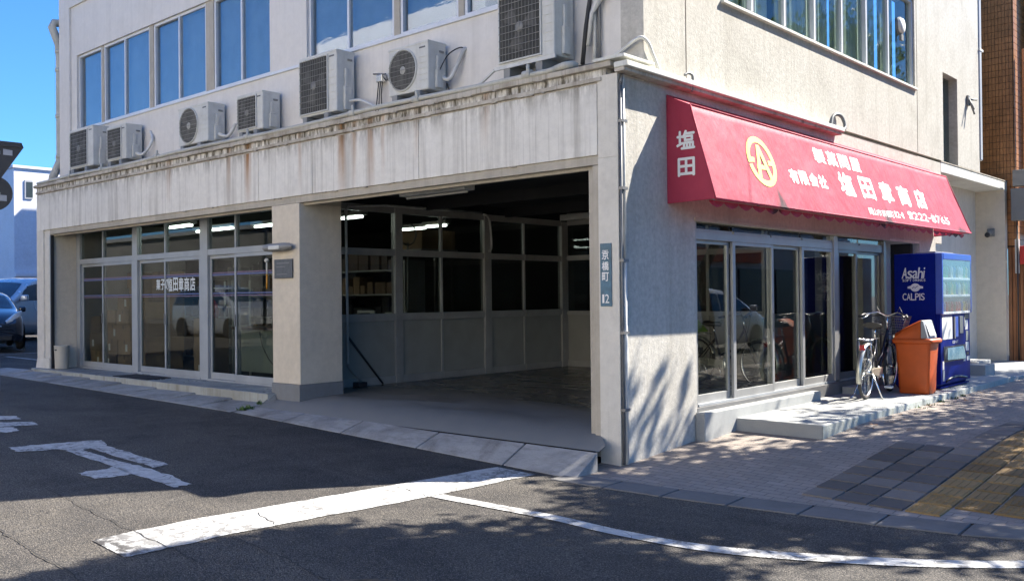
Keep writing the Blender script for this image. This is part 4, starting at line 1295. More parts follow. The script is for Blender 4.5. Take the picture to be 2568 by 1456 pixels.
lb = thing('floodlight', (-15.0, .1, 4.05), 'small lamp lying on the left end of the ledge', 'lamp')
MB().box(-15.02, -14.6, .03, .16, 4.051, 4.13).build('housing', M['grey_plastic'], lb, .01)
MB().box(-15.0, -14.86, .022, .029, 4.07, 4.115).build('lens', M['white_plastic'], lb)

# corner conduit down the column
cc = thing('corner_conduit', (.03, .04, 0), 'white conduit clipped down the street corner of the building', 'conduit')
MB().tube([(.03, .06, 3.9), (.03, .06, 1.95)], .018, 8).tube([(.03, .06, 1.95), (.03, .06, -.15)], .024, 8).build('tube', M['conduit'], cc)
MB().tube([(.028, .015, 3.82), (.028, .015, -.15)], .014, 6).tube([(.028, .06, 3.91), (.028, .015, 3.8)], .018, 6).build('tube', M['conduit_grey'], cc)
for z in (.4, 1.2, 1.95, 2.7, 3.4):
    MB().box(.002, .058, .0, .095, z, z + .03).build('clip', M['alu_dark'], cc)
# street name plate
sp = thing('street_plate', (-.16, -.01, 1.82), 'narrow blue street number plate with white characters on the corner column', 'sign')
bx('plate', M['blue_plate'], -.235, -.09, -.014, -.002, 1.49, 2.15, sp, .004)
mb = MB()
letters(mb, '京橋町', (-.205, -.015, 2.07), (1, 0, 0), (0, 0, 1), (0, -1, 0), .085, .09, .25, .02, vertical=True)
letters(mb, '12', (-.205, -.015, 1.615), (1, 0, 0), (0, 0, 1), (0, -1, 0), .05, .09, .25, .012)
letters(mb, '一', (-.2, -.015, 2.13), (1, 0, 0), (0, 0, 1), (0, -1, 0), .075, .06, .1, .0)
mb.build('lettering', M['white'], sp)
# plaque and lamp on the pillar
pq = thing('plaque', (-6.0, -.01, 2.05), 'square dark grey plaque on the pillar beside the garage', 'plaque')
bx('board', M['plaque'], -6.235, -5.785, -.018, -.001, 1.905, 2.185, pq, .004)
MB().box(-6.17, -5.85, -.0205, -.0185, 2.12, 2.135).box(-6.17, -5.95, -.0205, -.0185, 2.07, 2.08).box(-6.17, -5.9, -.0205, -.0185, 1.96, 1.97).build('engraving', M['alu_dark'], pq)
lm = thing('wall_lamp', (-6.05, -.05, 2.36), 'flat oval grey lamp mounted on the pillar above the plaque', 'lamp')
mb = MB()
rows = []
for i in range(9):
    u = -1 + 2 * i / 8
    rr = max(.02, (1 - u ** 4)) ** .5
    rows.append([(-6.08 + u * .38, -.07 + .07 * rr * math.cos(a), 2.36 + .062 * rr * math.sin(a)) for a in [k * 2 * math.pi / 14 for k in range(14)]])
mb.grid(rows, True, True); mb.build('shade', M['grey_plastic'], lm)
MB().box(-6.2, -5.95, -.035, -.0, 2.33, 2.4).build('mount', M['alu_dark'], lm)
MB().box(-6.2, -5.93, -.148, -.12, 2.325, 2.385).build('lens', M['white_plastic'], lm, .01)
# beige paper bin by the return wall
pb = thing('paper_bin', (-14.32, .14, .208), 'small beige cylinder bin with two dark holes by the left column', 'bin')
MB().lathe([(0, .0), (.125, 0), (.13, .02), (.145, .46), (.15, .475), (.14, .48), (.135, .465), (0, .43)], (-14.22, .16, .208), 'z', 24).build('body', plain('beige_bin', (.5, .47, .4), .6, 0, .06, 5), pb)
for dx in (-.045, .03):
    MB().box(-14.22 + dx, -14.22 + dx + .035, .16 - .15, .16 - .13, .59, .615).build('hole', M['black'], pb)
# stick at the edge of the glass
sk = thing('baton', (-7.28, .54, 1.75), 'white and orange stick with round white head hung at the right of the shop glass', 'stick')
MB().tube([(-7.28, .54, 1.76), (-7.28, .54, 2.0)], .014, 8).build('lower_part', plain('orange_stick', (.65, .3, .03), .5, 0, .05, 9), sk)
MB().tube([(-7.28, .54, 2.0), (-7.28, .54, 2.2)], .013, 8).build('upper_part', M['white_plastic'], sk)
MB().lathe([(0, .26), (.035, .24), (.04, .21), (.02, .19), (0, .18)], (-7.28, .54, 2.0), 'z', 12).build('head', M['white_plastic'], sk)
# floor mat
MB().box(-11.35, -10.05, -.1, .36, .209, .222).build('door_mat', M['mat'])
tag(bpy.data.objects['door_mat'], 'dark blue door mat lying before the glass doors', 'mat')
# garage bits
cable('garage_conduit', [(-6.34, 1.42, .55), (-6.34, 1.4, 3.0), (-6.34, 1.45, 3.08), (-6.3, 2.2, 3.14), (-6.3, 4.5, 3.16)], .022, M['conduit'], 'white conduit framing the front of the garage partition', 'conduit', smooth=False)
cable('garage_conduit', [(-6.3, 4.55, 3.13), (-6.31, 4.68, 3.1), (-6.32, 4.75, 2.95), (-6.32, 4.78, 2.55), (-6.32, 4.72, 2.45)], .02, M['conduit'], 'short curved conduit at the second partition post', 'conduit')
cable('leaning_pole', [(-6.34, 1.42, .99), (-6.34, 2.14, .18)], .017, M['black'], 'black pole leaning against the grey garage partition', 'pole', smooth=False)
st = thing('door_stop', (-6.3, 1.5, .17), 'small black bracket on the floor by the pillar', 'bracket')
MB().tube([(-6.34, 1.4, .55), (-6.34, 1.5, .42), (-6.3, 1.62, .3), (-6.28, 1.68, .2)], .016, 6).build('arm', M['grey_plastic'], st)
MB().box(-6.36, -6.2, 1.52, 1.7, .172, .25).build('base', M['black'], st, .01)
fx = thing('ceiling_fixture', (-3.6, .9, 3.1), 'unlit ceiling lamp fixture inside the garage opening', 'lamp')
MB().box(-4.3, -3.0, .75, .95, 3.02, 3.12).build('housing', M['white_plastic'], fx, .01)
MB().tube([(-4.25, .85, 3.0), (-3.05, .85, 3.0)], .016, 8).build('tube', M['white_plastic'], fx)
fx2 = thing('ceiling_fixture', (-5.9, 6.8, 3.2), 'long pale fixture over the far corner of the garage', 'lamp')
MB().box(-6.35, -4.2, 6.85, 7.0, 3.14, 3.26).build('housing', M['white_plastic'], fx2, .01)

# ------------------------------------------------------------------ shop interior on the left
def flamp(x0, x1, y, z, label):
    t = thing('fluorescent_lamp', ((x0 + x1) / 2, y, z), label, 'lamp', 'fluorescent lamps in the shop')
    MB().box(x0 - .05, x1 + .05, y - .07, y + .07, z + .03, z + .09).build('housing', M['white_plastic'], t)
    MB().tube([(x0, y, z), (x1, y, z)], .02, 8).build('tube', M['lamp_on'], t)
flamp(-11.3, -10.4, .98, 2.99, 'lit tube lamp seen through the second bay of the shop glass')
flamp(-11.6, -10.25, 1.75, 2.97, 'lit tube lamp spanning the post between the second and third glass bays')
flamp(-9.55, -8.4, 1.78, 2.95, 'lit tube lamp at the right end of the shop glass')
flamp(-7.2, -6.50, 1.87, 2.95, 'lit tube lamp nearest the pillar behind the garage partition')
flamp(-8.6, -7.72, 4.4, 2.95, 'lit tube lamp seen behind the middle of the garage partition')
flamp(-7.5, -6.95, 4.22, 2.95, 'short lit tube lamp right of the middle partition mullion')
# cartons
def carton(x, y, z, w, d, h, label, mat='cardboard', tape=True, a=0, slip=None):
    t = thing('carton', (0, 0, 0), label, 'carton', 'cartons inside the shop')
    MB().box(-w / 2, w / 2, -d / 2, d / 2, 0, h).build('box', M[mat], t, .004)
    MB().box(-.025, .025, -d / 2 - .002, d / 2 + .002, h * .75, h + .002).build('tape', M['cardboard_dark'], t)
    if slip:
        MB().box(slip, slip + .08, -d / 2 - .004, -d / 2 - .001, h * .25, h * .25 + min(.14, h * .6)).build('slip', M['paper'], t)
    t.location = (x, y, z); t.rotation_euler = (0, 0, a)
st_ = [(-13.95, .95, 3, .5, .36, 'by the left jamb of the shop glass'), (-13.35, 1.0, 4, .45, .3, 'behind the first glass mullion'), (-12.75, .98, 5, .5, .3, 'behind the second glass pane'), (-12.2, 1.05, 4, .45, .34, 'behind the first thick post'),
       (-13.6, 1.6, 6, .5, .33, 'of the back row, left'), (-12.6, 1.65, 6, .55, .33, 'of the back row, right')]
pos_words = ['bottom', 'second up', 'third up', 'fourth up', 'fifth up', 'sixth up']
for (x, y, n, w, h, wh) in st_:
    z = .2
    for k in range(n):
        carton(x + random.uniform(-.03, .03), y + random.uniform(-.02, .02), z, w, .4, h, 'brown carton, %s in the stack %s' % (pos_words[k], wh), random.choice(['cardboard', 'cardboard', 'cardboard_dark']), a=random.uniform(-.08, .08), slip=random.choice([None, .05, -.15]))
        z += h + .002
z = .2
for k, h in enumerate((.36, .36, .34)):
    carton(-9.75, .98, z, .52, .4, h, 'brown carton, %s in the stack under the red bag' % pos_words[k], 'cardboard', slip=(-.1 if k == 0 else None)); z += h + .002
rb = thing('red_bag', (-9.75, .95, z), 'red printed bag on top of the carton stack by the door', 'bag')
MB().lathe([(0, 0), (.15, 0), (.17, .1), (.14, .26), (.06, .36), (.09, .42), (0, .4)], (-9.75, .95, z + .001), 'z', 10).build('sack', M['red_bag'], rb)
# wire shelf
sh = thing('shelf_rack', (-10.1, 1.2, .2), 'grey metal shelf rack behind the shop lettering', 'shelf')
for x in (-10.35, -9.5):
    for y in (1.25, 1.6):
        MB().box(x, x + .03, y, y + .03, .2, 1.95).build('upright', M['white_plastic'], sh)
for z in (.7, 1.1, 1.45, 1.8):
    MB().box(-10.32, -9.5, 1.25, 1.63, z, z + .025).build('shelf', M['white_plastic'], sh)
# counter
ct = thing('counter', (-8.0, 1.3, .2), 'greenish grey shop counter with dark top behind the right glass doors', 'counter')
bx('front', M['counter'], -8.72, -6.55, .95, .98, .36, 1.08, ct)
bx('front', M['counter'], -8.72, -8.69, .981, 1.7, .36, 1.08, ct)
bx('top', M['counter_top'], -8.9, -6.52, .88, 1.75, 1.081, 1.13, ct, .01)
cable('hanging_cord', [(-8.1, .93, 1.05), (-8.0, .92, .8), (-7.7, .92, .52), (-7.4, .92, .6), (-7.2, .92, .85)], .006, M['cable'], 'thin dark cord sagging before the counter front', 'cord')
# shelves full of goods behind
for (xa, xb2, ya, wh) in ((-12.0, -10.6, 3.2, 'behind the middle doors'), (-9.3, -7.2, 3.4, 'behind the counter'), (-14.5, -12.5, 3.0, 'behind the carton stacks')):
    t = thing('goods_shelf', ((xa + xb2) / 2, ya, .2), 'tall dim shelf stocked with boxes %s' % wh, 'shelf')
    for x in (xa, xb2 - .04):
        MB().box(x, x + .04, ya, ya + .5, .2, 2.3).build('upright', M['part_frame'], t)
    for z in (.3, .75, 1.2, 1.65, 2.1):
        MB().box(xa + .04, xb2 - .04, ya, ya + .5, z, z + .03).build('shelf', M['part_frame'], t)
        mb = MB(); x = xa + .06
        while x < xb2 - .35:
            w = random.uniform(.12, .3); h = random.uniform(.15, .38)
            mb.box(x, x + w, ya + .05, ya + .4, z + .031, z + .03 + h); x += w + random.uniform(.01, .08)
        mb.build('goods', M[random.choice(['cardboard_dark', 'counter_top', 'dark_wall'])], t, kind='stuff')
# desk items behind the partition
dk = thing('desk', (-7.0, 2.2, .2), 'cluttered desk right behind the garage partition glass', 'desk')
bx('top', M['counter_top'], -7.6, -6.55, 1.3, 4.4, .9, .95, dk)
bx('leg', M['part_frame'], -7.55, -7.5, 1.35, 1.4, .2, .9, dk)
bx('leg', M['part_frame'], -7.55, -7.5, 4.3, 4.35, .2, .9, dk)
bi = MB().box(-7.2, -6.75, 2.3, 2.33, 1.3, 1.74).build('white_folder', M['paper']); tag(bi, 'white folder standing on the desk behind the partition post', 'folder')
bi = MB().box(-7.0, -6.7, 2.75, 3.0, 1.3, 1.7).build('white_folder', M['paper']); tag(bi, 'second white folder right of the partition post', 'folder')
for o_ in (bpy.data.objects['white_folder'], bpy.data.objects['white_folder.001']):
    o_.location.z -= .35
pp = thing('paper_pile', (-6.8, 1.6, .95), 'heap of papers and packets at the left end of the desk', 'papers')
for k in range(9):
    a = random.uniform(0, 3); x, y = random.uniform(-6.95, -6.6), random.uniform(1.5, 2.2); z = .952 + k * .045
    c_, s_ = math.cos(a) * .14, math.sin(a) * .14
    MB().hexa([(x - c_, y - s_, z), (x + s_, y - c_, z), (x + c_, y + s_, z), (x - s_, y + c_, z)], [(x - c_, y - s_, z + .04), (x + s_, y - c_, z + .04), (x + c_, y + s_, z + .04), (x - s_, y + c_, z + .04)]).build('packet', M[random.choice(['paper', 'counter', 'plaque', 'red_bag'])], pp)
bi = thing('fan', (-7.0, 3.3, .95), 'grey electric fan behind the second partition pane', 'fan')
MB().torus((-7.0, 3.3, 2.75), .2, .015, 'x', 24, 6).build('guard', M['grey_plastic'], bi); MB().tube([(-7.0, 3.3, .95), (-7.0, 3.3, 2.6)], .02, 6).build('stem', M['grey_plastic'], bi)
bi = thing('carton', (-7.3, 4.0, .2), 'large brown carton high behind the third partition pane', 'carton')
MB().box(-7.6, -7.0, 3.65, 4.5, 2.5, 2.85).build('box', M['cardboard'], bi); MB().box(-7.62, -6.98, 3.6, 4.55, 2.46, 2.5).build('shelf_board', M['part_frame'], bi)
MB().box(-7.6, -7.56, 4.5, 4.54, .2, 2.46).box(-7.6, -7.56, 3.62, 3.66, .2, 2.46).build('shelf_leg', M['part_frame'], bi)

# ------------------------------------------------------------------ vending machine
vm = thing('vending_machine', (.7, 7.6, .12), 'tall dark blue drinks vending machine beside the orange bin', 'vending machine')
vx0, vx1, vy0, vy1, vz0, vz1 = .325, 1.0, 6.9, 8.36, .16, 2.2
bx('cabinet', M['vend'], vx0, vx1 - .06, vy0, vy1, vz0, vz1, vm, .01)
bx('door_frame', M['vend'], vx1 - .0595, vx1 + .005, vy0 + .002, vy1 - .002, vz0 + .04, 1.27, vm, .008)
for ya_ in (vy0, vy1 - .05):
    MB().box(vx1 - .0595, vx1 + .04, ya_, ya_ + .05, 1.271, 2.195).build('display_frame', M['vend_light'], vm, .006)
MB().box(vx1 - .0595, vx1 + .045, vy0 + .0505, vy1 - .0505, 2.1, 2.2).build('display_header', M['vend_light'], vm, .01)
bx('display_back', M['vend_in'], vx1 - .0595, vx1 - .055, vy0 + .05, vy1 - .05, 1.271, 2.1, vm)
for z in (1.265, 1.53, 1.79):
    bx('display_shelf', M['white'], vx1 - .054, vx1 + .03, vy0 + .052, vy1 - .052, z, z + .035, vm, .004)
bcol = [plain('can_%s' % n_, c_, .35, .3, .05, 30) for n_, c_ in (('red', (.4, .05, .05)), ('green', (.08, .25, .1)), ('white', (.6, .6, .58)), ('brown', (.15, .08, .04)), ('blue', (.05, .12, .4)), ('yellow', (.5, .42, .08)))]
for z in (1.30, 1.565, 1.825):
    for k in range(11):
        y = vy0 + .12 + k * .122
        r, h = (.028, .15) if z < 1.4 else (.03, .19)
        MB().lathe([(0, 0), (r, .0), (r, h * .75), (r * .5, h * .92), (r * .5, h), (0, h)], (vx1 - .015, y, z + .003), 'z', 8).build('bottle', random.choice(bcol), vm)
        MB().box(vx1 + .028, vx1 + .034, y - .03, y + .03, z - .03, z - .01).build('button', M['vend_white'], vm)
bx('display_pane', glass_mat('display_acrylic', (.85, .88, .9), .02, .7, rough=.12), vx1 + .036, vx1 + .039, vy0 + .051, vy1 - .051, 1.3, 2.1, vm)
f = vx1 + .006
bx('notice', M['paper'], f, f + .004, vy0 + .07, vy0 + .55, .88, 1.22, vm)
bx('notice_header', M['stripe_purple'], f, f + .004, vy0 + .07, vy0 + .55, 1.222, 1.262, vm)
bx('coin_panel', M['vend_light'], f, f + .02, vy0 + .66, vy0 + .8, .9, 1.22, vm, .005)
bx('coin_panel', M['grey_plastic'], f, f + .02, vy0 + .62, vy0 + .655, .88, 1.22, vm)
bx('bill_slot', M['alu_dark'], f, f + .03, vy0 + .85, vy0 + 1.02, .95, 1.22, vm, .005)
for (ya, yb, za, zb, mt) in ((1.2, 1.34, 1.0, 1.15, 'paper'), (1.24, 1.36, .82, .98, 'counter'), (1.22, 1.38, .66, .8, 'paper'), (1.15, 1.2, 1.05, 1.2, 'alu'), (1.1, 1.2, .50, .57, 'paper'), (1.28, 1.42, .50, .57, 'paper'),
                             (.08, .15, .42, .55, 'paper'), (.08, .17, .21 + .04, .42 - .01, 'sticker'), (1.18, 1.4, 1.17, 1.25, 'black'), (1.26, 1.38, .52 + .07, .64, 'black')):
    bx('sticker', M[mt], f, f + .003, vy0 + ya, vy0 + yb, za, zb, vm)
mb = MB(); mb.box(f, f + .004, vy0 + .14, vy0 + 1.18, .53, .77); mb.build('dispenser_recess', M['black'], vm)
mb = MB(); mb.hexa([(f + .005, vy0 + .18, .56), (f + .04, vy0 + .2, .56), (f + .04, vy0 + 1.12, .54), (f + .005, vy0 + 1.14, .54)],
                  [(f + .005, vy0 + .18, .72), (f + .01, vy0 + .3, .75), (f + .01, vy0 + 1.05, .75), (f + .005, vy0 + 1.14, .72)]); mb.build('dispenser_flap', plain('smoky_flap', (.12, .14, .15), .2, .2, .3, 20), vm, .008)
mb = MB()
letters(mb, 'ICE HOT', (f, vy0 + .55, .845), (0, 1, 0), (0, 0, 1), (1, 0, 0), .04, .04, .2, .02); mb.build('lettering', M['vend_white'], vm)
MB().tube([(f + .002, vy0 + .22, .235), (f + .006, vy0 + .45, .275), (f + .008, vy0 + .75, .285), (f + .006, vy0 + 1.0, .265), (f + .002, vy0 + 1.25, .235)], .018, 6).build('kick_line', M['vend_in' if False else 'black'], vm)
bx('bottom_skirt', M['vend'], vx0 + .02, vx1 - .01, vy0 + .02, vy1 - .02, .14, .1599, vm)
for x, y in ((vx0 + .05, vy0 + .06), (vx1 - .06, vy0 + .06), (vx0 + .05, vy1 - .06), (vx1 - .06, vy1 - .06)):
    MB().lathe([(.03, .12), (.03, .14)], (x, y, 0), 'z', 10).build('foot', M['black'], vm)
MB().box(.55, .85, 7.2, 8.1, 2.202, 2.24).build('top_box', M['alu_dark'], vm, .01)
ys_ = vy0 - .001
Sx = (1, 0, 0); Sz = (0, 0, 1); Sn = (0, -1, 0)
mb = MB()
def slant(mb0, k, z0_):
    for v in mb0.v: v.x += (v.z - z0_) * k
    return mb0
letters(mb, 'Asahi', (.455, ys_, 1.985), Sx, Sz, Sn, .074, .165, .06, .03)
slant(mb, .12, 1.9).build('lettering', M['vend_white'], vm)
mb = MB(); letters(mb, 'SOFT DRINKS', (.455, ys_, 1.81), Sx, Sz, Sn, .029, .038, .22, .015); mb.build('lettering', M['vend_white'], vm)
mb = MB(); letters(mb, 'CALPIS', (.455, ys_, 1.59), Sx, Sz, Sn, .056, .105, .12, .02)
mb.build('lettering', M['vend_white'], vm)
# round emblem with a wavy mark and two small wings
mb = MB(); cx_, cz_ = .645, 1.68
mb.add([(cx_ + .072 * math.cos(k * .2618), ys_ - .002, cz_ + .064 * math.sin(k * .2618)) for k in range(24)], [tuple(range(24))])
for s_ in (-1, 1):
    mb.add([(cx_ + s_ * .06, ys_ - .0022, cz_ + .03), (cx_ + s_ * .115, ys_ - .0022, cz_ + .014), (cx_ + s_ * .115, ys_ - .0022, cz_ - .014), (cx_ + s_ * .06, ys_ - .0022, cz_ - .02)], [(0, 1, 2, 3)])
mb.build('emblem', M['vend_white'], vm)
mb = MB()
mb.tube([(cx_ - .045, ys_ - .003, cz_ - .012), (cx_ - .02, ys_ - .003, cz_ + .008), (cx_, ys_ - .003, cz_ - .008), (cx_ + .02, ys_ - .003, cz_ + .014), (cx_ + .045, ys_ - .003, cz_ + .02)], .005, 4)
mb.build('emblem_wave', M['vend'], vm)

# ------------------------------------------------------------------ orange bin
ob = thing('litter_bin', (.86, 6.3, .12), 'big orange plastic bin with sloping lid and grey flap beside the vending machine', 'bin')
def rrect(cx, cy, hx, hy, r, z, n=5):
    out = []
    for (sx, sy, a0) in ((1, 1, 0), (-1, 1, 90), (-1, -1, 180), (1, -1, 270)):
        for k in range(n):
            a = R(a0 + 90 * k / (n - 1)); out.append((cx + sx * (hx - r) + r * math.cos(a), cy + sy * (hy - r) + r * math.sin(a), z))
    return out
cxb, cyb = .86, 6.3
mb = MB()
mb.grid([rrect(cxb, cyb, .02, .02, .01, .122)] + [rrect(cxb, cyb, hx, hx * .85, .06, z) for hx, z in ((.235, .122), (.25, .15), (.262, .45), (.285, .78), (.295, .86))], True, True)
mb.build('body', M['bin'], ob)
mb = MB(); mb.grid([rrect(cxb, cyb, hx, hx * .86, .07, z) for hx, z in ((.29, .85), (.335, .865), (.34, .905), (.325, .925), (.3, .93))], True, True)
mb.build('rim', M['bin'], ob)
ob.scale = (.86, .86, 1.0)
# hooded lid: profile in x-z swept along y
hood = [(-.3, .93), (-.29, 1.0), (-.1, 1.1), (.1, 1.19), (.14, 1.2)]
mb = MB()
rows = []
for (u, z) in hood:
    hw = .25 if u < 0 else .235
    rows.append([(cxb + u, cyb - hw, .925), (cxb + u, cyb - hw, max(.93, z - .05)), (cxb + u, cyb - hw + .05, z), (cxb + u, cyb + hw - .05, z), (cxb + u, cyb + hw, max(.93, z - .05)), (cxb + u, cyb + hw, .925)])
mb.grid(rows, True)
mb.build('lid', M['bin'], ob)
MB().hexa([(cxb + .141, cyb - .235, .93), (cxb + .26, cyb - .235, .93), (cxb + .26, cyb + .235, .93), (cxb + .141, cyb + .235, .93)],
          [(cxb + .141, cyb - .235, 1.2), (cxb + .18, cyb - .235, 1.19), (cxb + .18, cyb + .235, 1.19), (cxb + .141, cyb + .235, 1.2)]).build('flap_housing', M['bin_grey'], ob, .012)
MB().hexa([(cxb + .262, cyb - .16, .97), (cxb + .275, cyb - .16, .97), (cxb + .275, cyb + .16, .97), (cxb + .262, cyb + .16, .97)],
          [(cxb + .195, cyb - .16, 1.14), (cxb + .208, cyb - .16, 1.14), (cxb + .208, cyb + .16, 1.14), (cxb + .195, cyb + .16, 1.14)]).build('flap', M['white_plastic'], ob, .006)

# ------------------------------------------------------------------ bicycles
def bicycle(loc, rz, label, basket=True, child_seat=False, lean=0.05, scale=1.1):
    t = thing('bicycle', (0, 0, 0), label, 'bicycle')
    rw, wb = .33, 1.12
    for i, x in enumerate((0, wb)):
        w = MB().torus((x, 0, rw), rw - .018, .019, 'y', 40, 8).build('wheel', M['rubber'], t)
        MB().lathe([(rw - .032, -.012), (rw - .046, -.009), (rw - .046, .009), (rw - .032, .012)], (x, 0, rw), 'y', 40).build('rim', M['chrome'], w)
        mb = MB()
        for k in range(28):
            a = k * 2 * math.pi / 28; b = a + (.5 if k % 2 else -.5); s_ = .025 if k % 4 < 2 else -.025
            mb.tube([(x + .02 * math.cos(b), s_, rw + .02 * math.sin(b)), (x + (rw - .045) * math.cos(a), 0, rw + (rw - .045) * math.sin(a))], .0022, 3, False)
        mb.build('spokes', M['chrome'], w, kind='stuff')
        MB().tube([(x, -.045, rw), (x, .045, rw)], .022, 8).build('hub', M['chrome'], w)
        # fender
        a0, a1 = (20, 200) if i == 0 else (35, 215)
        rows = []
        for k in range(19):
            a = R(a0 + (a1 - a0) * k / 18) if i == 0 else R(-20 + (165) * k / 18)
            r = rw + .012
            rows.append([(x + (r - .012) * math.cos(a), -.032, rw + (r - .012) * math.sin(a)), (x + (r + .008) * math.cos(a), -.02, rw + (r + .008) * math.sin(a)), (x + (r + .012) * math.cos(a), 0, rw + (r + .012) * math.sin(a)),
                         (x + (r + .008) * math.cos(a), .02, rw + (r + .008) * math.sin(a)), (x + (r - .012) * math.cos(a), .032, rw + (r - .012) * math.sin(a))])
        MB().grid(rows).build('fender', M['bike_cream'], t)
    fr_ = MB()
    bb = (.46, 0, .28); hd = (.88, 0, .80); hb = (.93, 0, .62); stp = (.33, 0, .72)
    fr_.tube([bb, (.62, 0, .40), hb], .02, 8).tube([bb, stp], .017, 8).tube([(.42, 0, .42), (.66, 0, .5), hd], .016, 8).tube([hb, hd], .02, 8)
    for s_ in (-1, 1):
        fr_.tube([(0, .05 * s_, rw), (.4, .03 * s_, .28)], .01, 6).tube([(0, .05 * s_, rw), (.34, .015 * s_, .66)], .009, 6)
        fr_.tube([(wb, .05 * s_, rw), (.95, .05 * s_, .6), (.93, .0, .62)], .011, 6)
    fr_.build('frame', M['bike_dark'], t)
    MB().tube([stp, (.3, 0, .84)], .012, 8).tube([hd, (.86, 0, .98)], .012, 8).build('post', M['chrome'], t)
    rows = []
    for k in range(9):
        u = k / 8; w = .1 * (1 - u) ** .6 + .02; x = .17 + u * .27
        rows.append([(x, w * math.cos(a), .87 + .035 * math.sin(a) + (.015 if u < .2 else 0)) for a in [j * 2 * math.pi / 12 for j in range(12)]])
    m_ = MB().grid(rows, True, True); m_.f.append(tuple(range(12))[::-1]); m_.sm.append(False); m_.build('saddle', M['saddle'], t)
    MB().tube([(.72, -.27, .98), (.8, -.24, 1.0), (.88, -.12, 1.03), (.87, 0, .98), (.88, .12, 1.03), (.8, .24, 1.0), (.72, .27, .98)], .011, 8).build('handlebar', M['chrome'], t)
    for s_ in (-1, 1):
        MB().tube([(.66, .29 * s_, .97), (.78, .25 * s_, 1.0)], .017, 8).build('grip', M['black'], t)
        MB().tube([(.8, .2 * s_, 1.0), (.72, .24 * s_, .955), (.68, .27 * s_, .945)], .006, 5).build('brake_lever', M['chrome'], t)
        MB().tube([(.82, .2 * s_, 1.02), (.9, .14 * s_, 1.1), (.94, .04 * s_, .9), (.93, 0, .75)], .004, 5).build('brake_cable', M['black'], t)
    # rack
    mb = MB()
    for y in (-.07, -.02, .03, .07):
        mb.tube([(-.2, y, .72), (.24, y, .73)], .006, 5)
    mb.tube([(-.2, -.07, .72), (-.2, .07, .72)], .006, 5)
    for s_ in (-1, 1): mb.tube([(-.12, .07 * s_, .72), (0, .06 * s_, rw)], .005, 5)
    mb.build('rack', M['chrome'], t)
    MB().box(-.225, -.205, -.03, .03, .60, .66).build('reflector', M['red_glass'], t, .004)
    if basket:
        mb = MB()
        for k in range(8):
            z = .74 + k * .034; e = .0 + k * .008
            mb.tube([(.96 - .0, -.15 - e, z), (1.2 + e, -.15 - e, z), (1.2 + e, .15 + e, z), (.96, .15 + e, z), (.96, -.15 - e, z)], .003 if k < 7 else .007, 4)
        for k in range(9):
            y = -.15 + k * .0375
            mb.tube([(1.2, y, .74), (1.26, y * 1.35, .98)], .0025, 4, False).tube([(.96, y, .74), (.96, y * 1.35, .98)], .0025, 4, False)
        for k in range(7):
            x = .96 + k * .04
            for s_ in (-1, 1): mb.tube([(x, .15 * s_, .74), (x + k * .006, .2 * s_, .98)], .0025, 4, False)
            mb.tube([(x, -.15, .74), (x, .15, .74)], .0025, 4, False)
        mb.build('basket', M['alu_dark'], t)
        MB().box(1.27, 1.3, -.03, .03, .68, .74).build('lamp', M['chrome'], t, .01)
    # crank, pedals, guard
    MB().lathe([(.0, -.03), (.09, -.032), (.095, -.026), (0, -.024)], bb, 'y', 24).build('chainring', M['chrome'], t)
    MB().hexa([(.0, -.055, .30), (.52, -.06, .22), (.52, -.035, .22), (.0, -.035, .30)], [(.0, -.055, .37), (.52, -.06, .36), (.52, -.035, .36), (.0, -.035, .37)]).build('chain_guard', M['bike_cream'], t, .015)
    MB().tube([(bb[0], -.07, bb[2]), (bb[0] + .05, -.08, bb[2] - .16)], .01, 6).tube([(bb[0], .06, bb[2]), (bb[0] - .05, .08, bb[2] + .16)], .01, 6).build('crank', M['chrome'], t)
    MB().box(bb[0] + .0, bb[0] + .1, -.18, -.09, bb[2] - .175, bb[2] - .15).build('pedal', M['white_plastic'], t, .004)
    MB().box(bb[0] - .1, bb[0], .09, .18, bb[2] + .15, bb[2] + .175).build('pedal', M['white_plastic'], t, .004)
    MB().tube([(.03, .06, rw - .02), (.08, .17, .02), (-.02, .18, .0)], .009, 6).tube([(.03, -.06, rw - .02), (.08, -.17, .02), (.14, -.18, .0)], .009, 6).build('kickstand', M['chrome'], t)
    MB().box(-.1, .02, .05, .09, .42, .52).build('lock', M['black'], t, .01)
    if child_seat:
        MB().hexa([(-.15, -.12, .75), (.12, -.12, .75), (.12, .12, .75), (-.15, .12, .75)], [(-.25, -.1, 1.05), (-.1, -.1, .95), (-.1, .1, .95), (-.25, .1, 1.05)]).build('seat_cover', M['lime'], t, .02)
    t.scale = (scale,) * 3
    t.location = loc; t.rotation_euler = (lean, 0, rz)
    return t
bicycle((.58, 5.05, .12), R(96), 'silver and black city bicycle with front basket parked before the blue vending machine', lean=.04, scale=1.16)
bicycle((-2.35, 5.5, .17), R(-12), 'bicycle with lime green cover standing inside behind the glass doors', basket=False, child_seat=True, lean=0)
o = MB(); rows = []
for k in range(7):
    a = k / 6 * 3.0
    rows.append([(.46 + .17 * math.cos(a) , 4.25 + .15 * math.sin(a) + j * .0, .172 + (.11 if j else 0) * math.sin(a * 1.0 + .1)) for j in (0, 1)])

